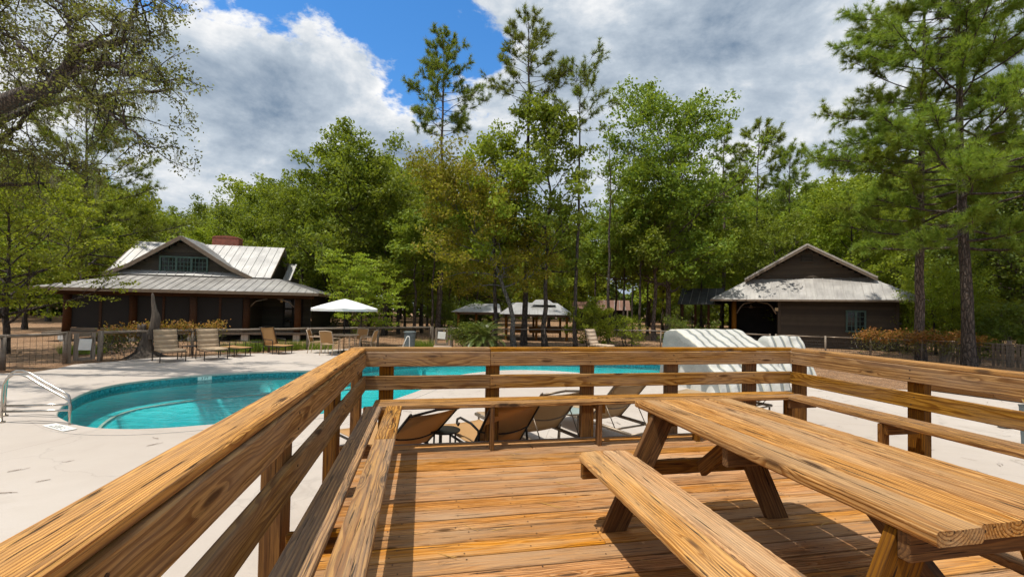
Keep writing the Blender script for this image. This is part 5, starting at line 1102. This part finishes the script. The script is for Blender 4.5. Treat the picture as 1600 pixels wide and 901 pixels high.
tree('evergreen_tree', D2, BARK_D, LEAF_D, place(1555, 25), 'dark leafy tree between the big pines and the right edge', None, 1.05, 2.0)
tree('understory_tree', D4, BARK_D, LEAF_L, place(1470, 22), 'bright green sapling growing between the two big pine trunks', None, 0.62, 0.4)
tree('understory_tree', D4, BARK_D, LEAF_L, place(1415, 24), 'bright green shrub beside the right corner of the brown house', None, 0.5, 2.2)
tree('understory_tree', D4, BARK_D, LEAF_L, place(1530, 20.5), 'bright green bush right of the dark pine trunk', None, 0.40, 4.2)
# left side trees
tree('pine_tree', pine(19, 13.0, 0.20, 9.2, 60, 1.5, 0.32, 0.19, 30, 0.017, conic=0.3), BARK_D, NEEDLE_B, place(128, 26), 'broad pine standing behind the left house roof')
tree('dogwood_tree', decid(35, 5.6, 0.16, 6.4, 28, 16000, 0.12, 0.11, clump=0.42, flat=0.28, up=1.2), BARK_D, LEAF_L, place(10, 15.5), 'layered light green tree at the left edge in front of the house')
tree('hardwood_tree', decid(36, 8.6, 0.16, 7.4, 26, 16000, 0.20, 0.13, clump=0.55), BARK_D, LEAF, place(40, 29), 'green tree at the left behind the broad pine')
tree('hardwood_tree', D2, BARK_D, LEAF_L, place(330, 37), 'bright green tree behind the red brick chimney', None, (1.0, 1.0, 0.92), 0.5)
tree('hardwood_tree', D1, BARK_D, LEAF, place(400, 36), 'green tree rising right of the chimney', None, 1.02, 1.7)
tree('hardwood_tree', D3, BARK_D, LEAF, place(470, 33), 'green tree overhanging the right end of the left house roof', None, 0.78, 2.6)
tree('bare_tree', decid(37, 8.2, 0.3, 5.0, 22, 900, 0.12, 0.12, clump=0.4), BARK_G, LEAF_O, place(255, 41), 'grey nearly leafless tree behind the left house ridge', None, 1.06)
tree('understory_tree', decid(38, 3.2, 0.25, 3.9, 20, 9000, 0.115, 0.06, clump=0.36, flat=0.22, up=1.4), BARK_D, LEAF_L, un(563, 540), 'small bright yellow green tree behind the white umbrella')
# --- live oak limbs reaching in from the left
def live_oak():
    rg = np.random.default_rng(5); paths, tips = [], []
    W_ = lambda px, py, dep: np.array(at(px, py, dep))
    base = np.array([-20.5, 11.5, -0.2])
    fork = np.array([-19.6, 11.3, 3.6]); paths.append((np.array([base, base * 0.5 + fork * 0.5 + [0.2, 0, 0], fork]), [0.62, 0.48, 0.42]))
    limbs = [([fork, W_(-150, 235, 11.2), W_(-40, 175, 11.0), W_(30, 152, 10.8), W_(80, 133, 10.7), W_(104, 116, 10.6), W_(122, 84, 10.5), W_(150, 66, 10.3), W_(196, 62, 10.2)], 0.26),
             ([W_(104, 116, 10.6), W_(132, 106, 10.3), W_(168, 100, 10.1), W_(215, 118, 9.9), W_(262, 132, 9.8)], 0.075), ([W_(118, 125, 10.5), W_(140, 150, 10.3), W_(170, 178, 10.1), W_(205, 205, 10.0), W_(235, 230, 9.9)], 0.05),
             ([W_(80, 133, 10.7), W_(60, 95, 10.9), W_(20, 60, 11.2), W_(-20, 40, 11.4)], 0.08), ([W_(122, 84, 10.5), W_(110, 45, 10.6), W_(95, 10, 10.7), W_(80, -40, 10.8)], 0.06), ([fork, W_(-180, 120, 12), W_(-60, 20, 12.2), W_(40, -40, 12.3), W_(120, -20, 12)], 0.16),
             ([fork, W_(-160, 300, 12.5), W_(-50, 250, 12.6), W_(10, 215, 12.7), W_(30, 195, 12.7), W_(60, 165, 12.8)], 0.13), ([W_(-50, 250, 12.6), W_(10, 232, 12.6), W_(70, 245, 12.4), W_(120, 262, 12.2)], 0.05), ([fork, W_(-120, 330, 13.2), W_(-20, 290, 13.2), W_(40, 287, 13.0), W_(68, 288, 12.9)], 0.10),
             ([W_(150, 66, 10.3), W_(185, 45, 10.2), W_(215, 20, 10.1), W_(225, -10, 10.0)], 0.04), ([fork, np.array([-18.5, 8.5, 6.5]), np.array([-15, 6.5, 8.5]), np.array([-11, 5.8, 9.6])], 0.2), ([fork, np.array([-20.5, 14.5, 7]), np.array([-17.5, 17, 9.5]), np.array([-14, 18, 10.5])], 0.2),
             ([fork, np.array([-18.2, 13.5, 6.0]), np.array([-15.5, 14.2, 8.0]), np.array([-13, 13.6, 9.2])], 0.16), ([np.array([-17.5, 13.7, 6.6]), np.array([-14.5, 11.5, 8.8]), np.array([-12.0, 11.0, 10.0])], 0.10), ([fork, np.array([-17, 9.6, 7.2]), np.array([-13.8, 9.4, 9.0]), np.array([-10.8, 9.2, 10.2])], 0.18), ([np.array([-16, 9.6, 7.8]), np.array([-13.5, 11.2, 9.6]), np.array([-10.5, 12.0, 11.0])], 0.12), ([np.array([-16, 9.6, 7.8]), np.array([-13.5, 7.6, 9.6]), np.array([-10.5, 7.0, 11.0])], 0.12)]
    for pts, r in limbs:
        P = np.array(pts); m = 18; u = np.linspace(0, len(P) - 1, m); Q = np.stack([np.interp(u, np.arange(len(P)), P[:, c]) for c in range(3)], 1); Q[1:-1] += rg.normal(size=(m - 2, 3)) * 0.035; paths.append((Q, r * np.linspace(1, 0.28, m)))
        for k in range(24):
            i = rg.integers(4, m); d = rg.normal(size=3) + (Q[-1] - Q[0]) / np.linalg.norm(Q[-1] - Q[0]) * 0.6; d[2] += 0.15; L = rg.uniform(0.5, 1.5); tw = curve(Q[i], d, L, 5, rg, 0.28, -0.02); paths.append((tw, np.linspace(0.018, 0.005, 6)))
            for j in range(3): sb = curve(tw[rg.integers(1, 6)], rg.normal(size=3) + d / np.linalg.norm(d) * 0.5, rg.uniform(0.25, 0.6), 3, rg, 0.3, -0.03); paths.append((sb, np.array([0.008, 0.006, 0.005, 0.003]))); tips += [sb[1], sb[2], sb[3], sb[3]]
            tips += [tw[3], tw[5]]
    tips = np.array(tips); n_ = 42000; idx = rg.integers(0, len(tips), n_); P = tips[idx] + rg.normal(size=(n_, 3)) * 0.075
    t = empty('live_oak', tuple(base), 'sprawling live oak with sparse foliage and grey moss reaching in at upper left', 'tree'); M = Matrix.Translation(tuple(-base))
    w = npmesh('wood', *np_tubes(paths, 7)); for_smooth(w); obj('trunk', w, BARK_D, t, M); obj('crown', leaf_mesh('leaf', P.astype(np.float32), (0.078 * rg.uniform(0.6, 1.3, n_)).astype(np.float32), rg, 0.3), LEAF_O, t, M)
    V, F = [], []
    for k in range(150):
        p = tips[rg.integers(0, len(tips))]; L = rg.uniform(0.2, 0.7)
        for s in range(14):
            q = p + rg.normal(size=3) * [0.05, 0.05, 0.03]; w_ = 0.0028; l2 = L * rg.uniform(.4, 1); x1, y1, x2, y2 = rg.normal(size=4) * 0.03
            b0 = len(V); V += [q - [w_, 0, 0], q + [w_, 0, 0], q + [x1 + w_, y1, -l2 * .5], q + [x1 - w_, y1, -l2 * .5], q + [x2 + w_, y2, -l2], q + [x2 - w_, y2, -l2]]; F += [(b0, b0 + 1, b0 + 2, b0 + 3), (b0 + 3, b0 + 2, b0 + 4, b0 + 5)]
    obj('moss', npmesh('moss', np.array(V), np.array(F)), MOSS, t, M)
live_oak()
# --- woods behind: rows of shared trees, each its own object
bgm = [D1, D2, D3, (pine(41, 15, 0.5, 5.5, 30, 1.0, 0.40, 0.16, 18, 0.035)), decid(42, 11, 0.12, 7.5, 28, 15000, 0.28, 0.15, clump=0.7), decid(43, 13, 0.3, 7.0, 24, 14000, 0.28, 0.17, clump=0.7)]
bl = 'tree in the dense green woods behind the houses and pavilions'
spots = []
for (d0, d1, n_, lo, hi) in ((36, 44, 20, -60, 1700), (46, 56, 26, -140, 1760), (60, 76, 38, -220, 1850)):
    for i in range(n_):
        px = lo + (hi - lo) * (i + rt.uniform(.1, .9)) / n_; dep = rt.uniform(d0, d1)
        if dep < 46 and (700 < px < 1010 or 150 < px < 330): continue
        spots.append((px, dep))
lim = [(-300, 215), (60, 250), (200, 300), (300, 335), (400, 315), (450, 300), (560, 255), (640, 285), (760, 320), (850, 350), (930, 350), (1000, 310), (1120, 290), (1200, 305), (1350, 285), (1420, 270), (1500, 225), (1900, 200)]
for (px, dep) in spots:
    k = rt.choice((0, 1, 2, 4, 4, 5, 5, 2)); h = (9.5, 8.2, 12.5, 15, 11, 13)[k]; ytop = np.interp(px, [a for a, _ in lim], [b for _, b in lim]) + rt.uniform(-8, 45); want = CZ + (HZ + 0.01746 * (px - 800) - ytop) / FPX * dep
    s = want / h; s = min(max(s, 0.45), 1.9)
    mt, tone = rt.choice(((LEAF, 'mid green'), (LEAF_L, 'light green'), (LEAF_L, 'light green'), (LEAF_D, 'dark green'))); area = 'behind the left house' if px < 430 else 'behind the umbrella and the far gate' if px < 700 else 'behind the pavilions and cabin' if px < 1040 else 'behind the right hand house' if px < 1420 else 'beyond the big pines at the right edge'
    tree('woodland_tree', bgm[k], BARK_D, mt, place(px, dep), '%s tree in the woods %s' % (tone, area), '%s woodland trees %s' % (tone, area), (s * rt.uniform(.9, 1.15), s * rt.uniform(.9, 1.15), s), rt.uniform(0, 6))
# far edge of the wood, one mass
rg = np.random.default_rng(8); n_ = 60000; ang = rg.uniform(-1.0, 1.0, n_); rad = rg.uniform(82, 105, n_); z = rg.uniform(0, 1, n_) ** 0.8 * (9 + 2.5 * np.sin(ang * 17) + 2 * np.sin(ang * 41 + 1))
o = obj('distant_wood', leaf_mesh('leaf', np.stack([np.sin(ang) * rad, np.cos(ang) * rad, z], 1).astype(np.float32), (0.9 * rg.uniform(.6, 1.3, n_)).astype(np.float32), rg, 0.5, 0.8), LEAF_D, None); tag(o, 'far edge of the wood seen between the trunks', 'wood', None, 'stuff')
# bare trunks standing among the pavilions
tk = pine(51, 13, 0.6, 2.6, 10, 0.5, 0.3, 0.12, 14, 0.03); tk2 = decid(52, 9, 0.5, 4.0, 14, 5000, 0.24, 0.11, clump=0.6)
for i, (px, dep) in enumerate(((508, 33), (604, 30), (612, 36), (622, 31), (633, 40), (648, 27), (660, 33), (668, 38), (676, 26), (690, 35), (702, 42), (716, 38), (730, 44), (746, 37), (930, 33), (950, 27), (962, 36), (975, 30), (988, 40), (1000, 28), (1012, 35), (1064, 33), (1082, 38), (1096, 31))):
    ar = 'between the umbrella and the far gate' if px < 700 else 'behind the small pavilion' if px < 800 else 'around the far cabin' if px < 1040 else 'beside the breezeway posts'
    tree('slender_tree', tk2 if i % 3 else tk, BARK_D, LEAF if i % 3 else NEEDLE, place(px, dep), 'slender dark trunk in the shade ' + ar, 'slender trunks ' + ar, (rt.uniform(.8, 1.2), rt.uniform(.8, 1.2), rt.uniform(.8, 1.05)), rt.uniform(0, 6))
# --- shrubs
def shrub(px, py, H, W, mat, label, n_=6000, ls=0.10, seed=1, name='shrub', cat='shrub'):
    m = decid(seed, H, 0.08, W, 18, n_, ls, 0.03, clump=0.26, multi=3); return tree(name, m, BARK_D, mat, un(px, py), label, None, 1.0, 0, 'foliage', cat)
shrub(921, 541.5, 1.75, 1.9, LEAF_L, 'rounded bright green bush right of the slim pine trunk', 9000, 0.10, 61)
shrub(986, 541, 1.15, 1.2, LEAF_L, 'small yellow green bush behind the far fence left of the oak trunks', 3000, 0.09, 62)
shrub(1063, 545, 1.0, 1.5, LEAF_D, 'low dark green bush behind the bigger striped cover', 3000, 0.09, 63)
shrub(738, 546, 0.8, 1.0, LEAF_D, 'low dark bush left behind the spiky palm', 3500, 0.09, 64)
for (px, dep, H, W, lab) in ((700, 33, 1.5, 3.0, 'dark shrub in front of the small pavilion'), (735, 30, 1.3, 2.6, 'dark shrub left of the leaning trunk'), (1085, 36, 2.0, 4.0, 'dark shrub beyond the breezeway posts'), (520, 34, 1.8, 3.2, 'dark shrub at the right end of the left house'), (1480, 27, 2.2, 4.0, 'dark shrub behind the big pine trunks'), (1590, 19, 1.6, 2.6, 'dark shrub behind the picket fence at the right edge')):
    m = decid(int(px), H, 0.05, W, 18, 5000, 0.13, 0.03, clump=0.35, multi=3); tree('shrub', m, BARK_D, LEAF_D, place(px, dep), lab, None, 1.0, 0, 'foliage', 'shrub')
def hedge(name, label, pts, h0, h1, w, nr, ng, seed):
    rg = np.random.default_rng(seed); o = pts[0]; t = empty(name, o, label, 'hedge'); A = np.array([tuple(p - o) for p in pts]); u = lambda n_: np.stack([np.interp(q, np.arange(len(A)), A[:, c]) for c in range(3)], 1) if False else None
    def pick(n_, lo, hi, sp):
        s = rg.uniform(0, len(A) - 1, n_); P = np.stack([np.interp(s, np.arange(len(A)), A[:, c]) for c in range(3)], 1); bump = 0.10 * np.sin(s * 9 + seed) + 0.07 * np.sin(s * 23) + np.abs(rg.normal(size=n_)) * 0.06; P[:, :2] += rg.normal(size=(n_, 2)) * sp; P[:, 2] = lo + (hi - lo) * rg.uniform(0, 1, n_) + bump * (hi > 0.8); return P
    P = pick(nr, h1 - 0.30, h1, w * 0.4); obj('dry_leaves', leaf_mesh('leaf', P.astype(np.float32), (0.085 * rg.uniform(.6, 1.3, nr)).astype(np.float32), rg, 0.3), LEAF_R, t)
    P = pick(ng, h0, h1 - 0.12, w * 0.45); obj('green_leaves', leaf_mesh('leaf', P.astype(np.float32), (0.075 * rg.uniform(.6, 1.3, ng)).astype(np.float32), rg, 0.3), LEAF_O, t)
    pa = []
    for k in range(90): p = pick(1, h0 * 0.5, h1 * 0.7, w * 0.3)[0]; pa.append((curve(p, rg.normal(size=3) + [0, 0, 0.8], rg.uniform(0.3, 0.75), 4, rg, 0.35), np.linspace(0.008, 0.003, 5)))
    obj('stems', npmesh('stems', *np_tubes(pa, 4)), BARK_G, t); return t
hedge('vine_hedge', 'orange brown vine growing over the fence behind the padded loungers', P_([(205, 558), (260, 555), (345, 551.5)]), 0.35, 1.02, 0.35, 2600, 900, 3)
hedge('vine_hedge', 'small leafy vine on the fence left of the tree stump', P_([(158, 561), (196, 559)]), 0.3, 0.95, 0.3, 350, 900, 4)
hedge('vine_hedge', 'orange topped vine hedge over the fence in front of the brown house', P_([(1345, 560.5), (1400, 562.5), (1470, 566.5), (1535, 572)]), 0.30, 1.08, 0.42, 3600, 1600, 5)
# grass clumps
def grass(px, py, R_, H, n_, seed, label):
    rg = np.random.default_rng(seed); a = rg.uniform(0, 6.283, n_); r = R_ * np.sqrt(rg.uniform(0, 1, n_)); o = np.stack([r * np.cos(a) * 1.6, r * np.sin(a) * .7, np.zeros(n_)], 1); d = rg.normal(size=(n_, 3)) * 0.35; d[:, 2] = 1; L = H * rg.uniform(.5, 1.1, n_)[:, None]; b = np.cross(d, rg.normal(size=(n_, 3))); b /= np.linalg.norm(b, axis=1, keepdims=True)
    V = np.stack([o - b * .008, o + b * .008, o + d * L], 1).reshape(-1, 3); t = obj('grass_clump', npmesh('grass', V, np.arange(n_ * 3).reshape(-1, 3)), GRASSM, None, Matrix.Translation(un(px, py))); return tag(t, label, 'grass', 'grass clumps along the fence')
for i, (px, py, R_, lab) in enumerate(((372, 549, .55, 'bright grass clump behind the flat lounger'), (440, 546, .45, 'bright grass clump right of the orange tan lounger'), (402, 546.5, .4, 'bright grass clump behind the small black table'), (487, 545, .6, 'bright grass clump left of the patio chairs'), (655, 542.5, .4, 'bright grass clump right of the grey bin'), (130, 552, .5, 'bright grass clump seen through the wooden gate'))): grass(px, py, R_, 0.42, 700, 90 + i, lab)
# stump with a jagged spire
def stump():
    rg = np.random.default_rng(2); t = empty('tree_stump', un(226, 558), 'grey dead stump with flared roots and a jagged upright spire', 'stump')
    def col(rings, seed, mat, name, off=(0, 0)):
        r_ = np.random.default_rng(seed); k = 20; V, F = [], []; ph = r_.uniform(0, 6, 6)
        for (z, rad, fl, dx) in rings:
            for i in range(k): a = 2 * math.pi * i / k; rr = rad * (1 + fl * (0.5 * math.sin(5 * a + ph[0]) + 0.5 * math.sin(3 * a + ph[1])) + 0.06 * math.sin(11 * a + ph[2] + z * 3)); V.append((off[0] + dx + rr * math.cos(a), off[1] + rr * math.sin(a), z))
        for j in range(len(rings) - 1):
            for i in range(k): F.append((j * k + i, j * k + (i + 1) % k, (j + 1) * k + (i + 1) % k, (j + 1) * k + i))
        F.append(tuple((len(rings) - 1) * k + i for i in range(k))); obj(name, pyd(name, V, F), mat, t, smooth=True)
    col([(-.05, .55, .5, 0), (.05, .40, .45, 0), (.18, .25, .35, 0), (.38, .19, .2, 0), (.62, .15, .12, 0), (.9, .13, .1, 0)], 1, DEAD, 'root_flare')
    col([(.7, .125, .1, -.02), (1.0, .12, .1, -.02), (1.10, .115, .15, -.02)], 2, DEAD, 'cut_stub', (-.06, -.05))
    col([(.6, .13, .2, .12), (1.0, .125, .25, .24), (1.25, .115, .3, .27), (1.45, .085, .35, .25), (1.62, .06, .3, .20), (1.85, .05, .25, .16), (2.08, .035, .2, .13), (2.14, .012, .1, .12)], 3, DEAD, 'spire', (.02, .05))
stump()
# sago palm: every frond its own piece
def frond(seed, L):
    rg = np.random.default_rng(seed); V, F = [], []; n_ = 26; pts = [np.array([L * t * (1 - 0.12 * t), 0, L * (0.62 * t - 0.72 * t * t)]) for t in np.linspace(0, 1, n_)]
    for i in range(2, n_):
        d = pts[i] - pts[i - 1]; d /= np.linalg.norm(d); ll = 0.155 * math.sin(math.pi * (0.12 + 0.84 * i / n_)) + 0.03
        for s in (-1, 1):
            e = np.array([d[0] * 0.55, s * 0.8, d[2] * 0.55 + 0.3]) * ll; w_ = d * 0.020; b0 = len(V); V += [pts[i] - w_, pts[i] + w_, pts[i] + e]; F.append((b0, b0 + 1, b0 + 2))
    b0 = len(V)
    for p in pts: V += [p + [0, -.008, 0], p + [0, .008, 0]]
    F2 = [(b0 + 2 * i, b0 + 2 * i + 1, b0 + 2 * i + 3) for i in range(n_ - 1)] + [(b0 + 2 * i, b0 + 2 * i + 3, b0 + 2 * i + 2) for i in range(n_ - 1)]
    return npmesh('frond', np.array(V), np.array(F + F2))
SAGO = leafm('sago_leaves', (0.04, 0.065, 0.014), (0.085, 0.12, 0.028), (0.22, 0.24, 0.08), 0.15, 0.3)
sg = empty('sago_palm', un(757, 548.5), 'spiky dark green sago palm beside the far gate', 'palm'); fr = [frond(70 + i, 1.25) for i in range(3)]
tube('trunk', sg, [(0, 0, -.05), (0, 0, .35)], [.20, .16], BARK_D, 10)
for i in range(64):
    f = i / 64; el = R(78 - 95 * f); a = i * 2.39996; s = rt.uniform(.8, 1.08); obj('frond', withmat(fr[i % 3], SAGO), None, sg, Matrix.Translation((0, 0, .38 + .1 * (1 - f))) @ rotz(a) @ Matrix.Rotation(-el + R(18), 4, 'Y') @ Matrix.Scale(s, 4))
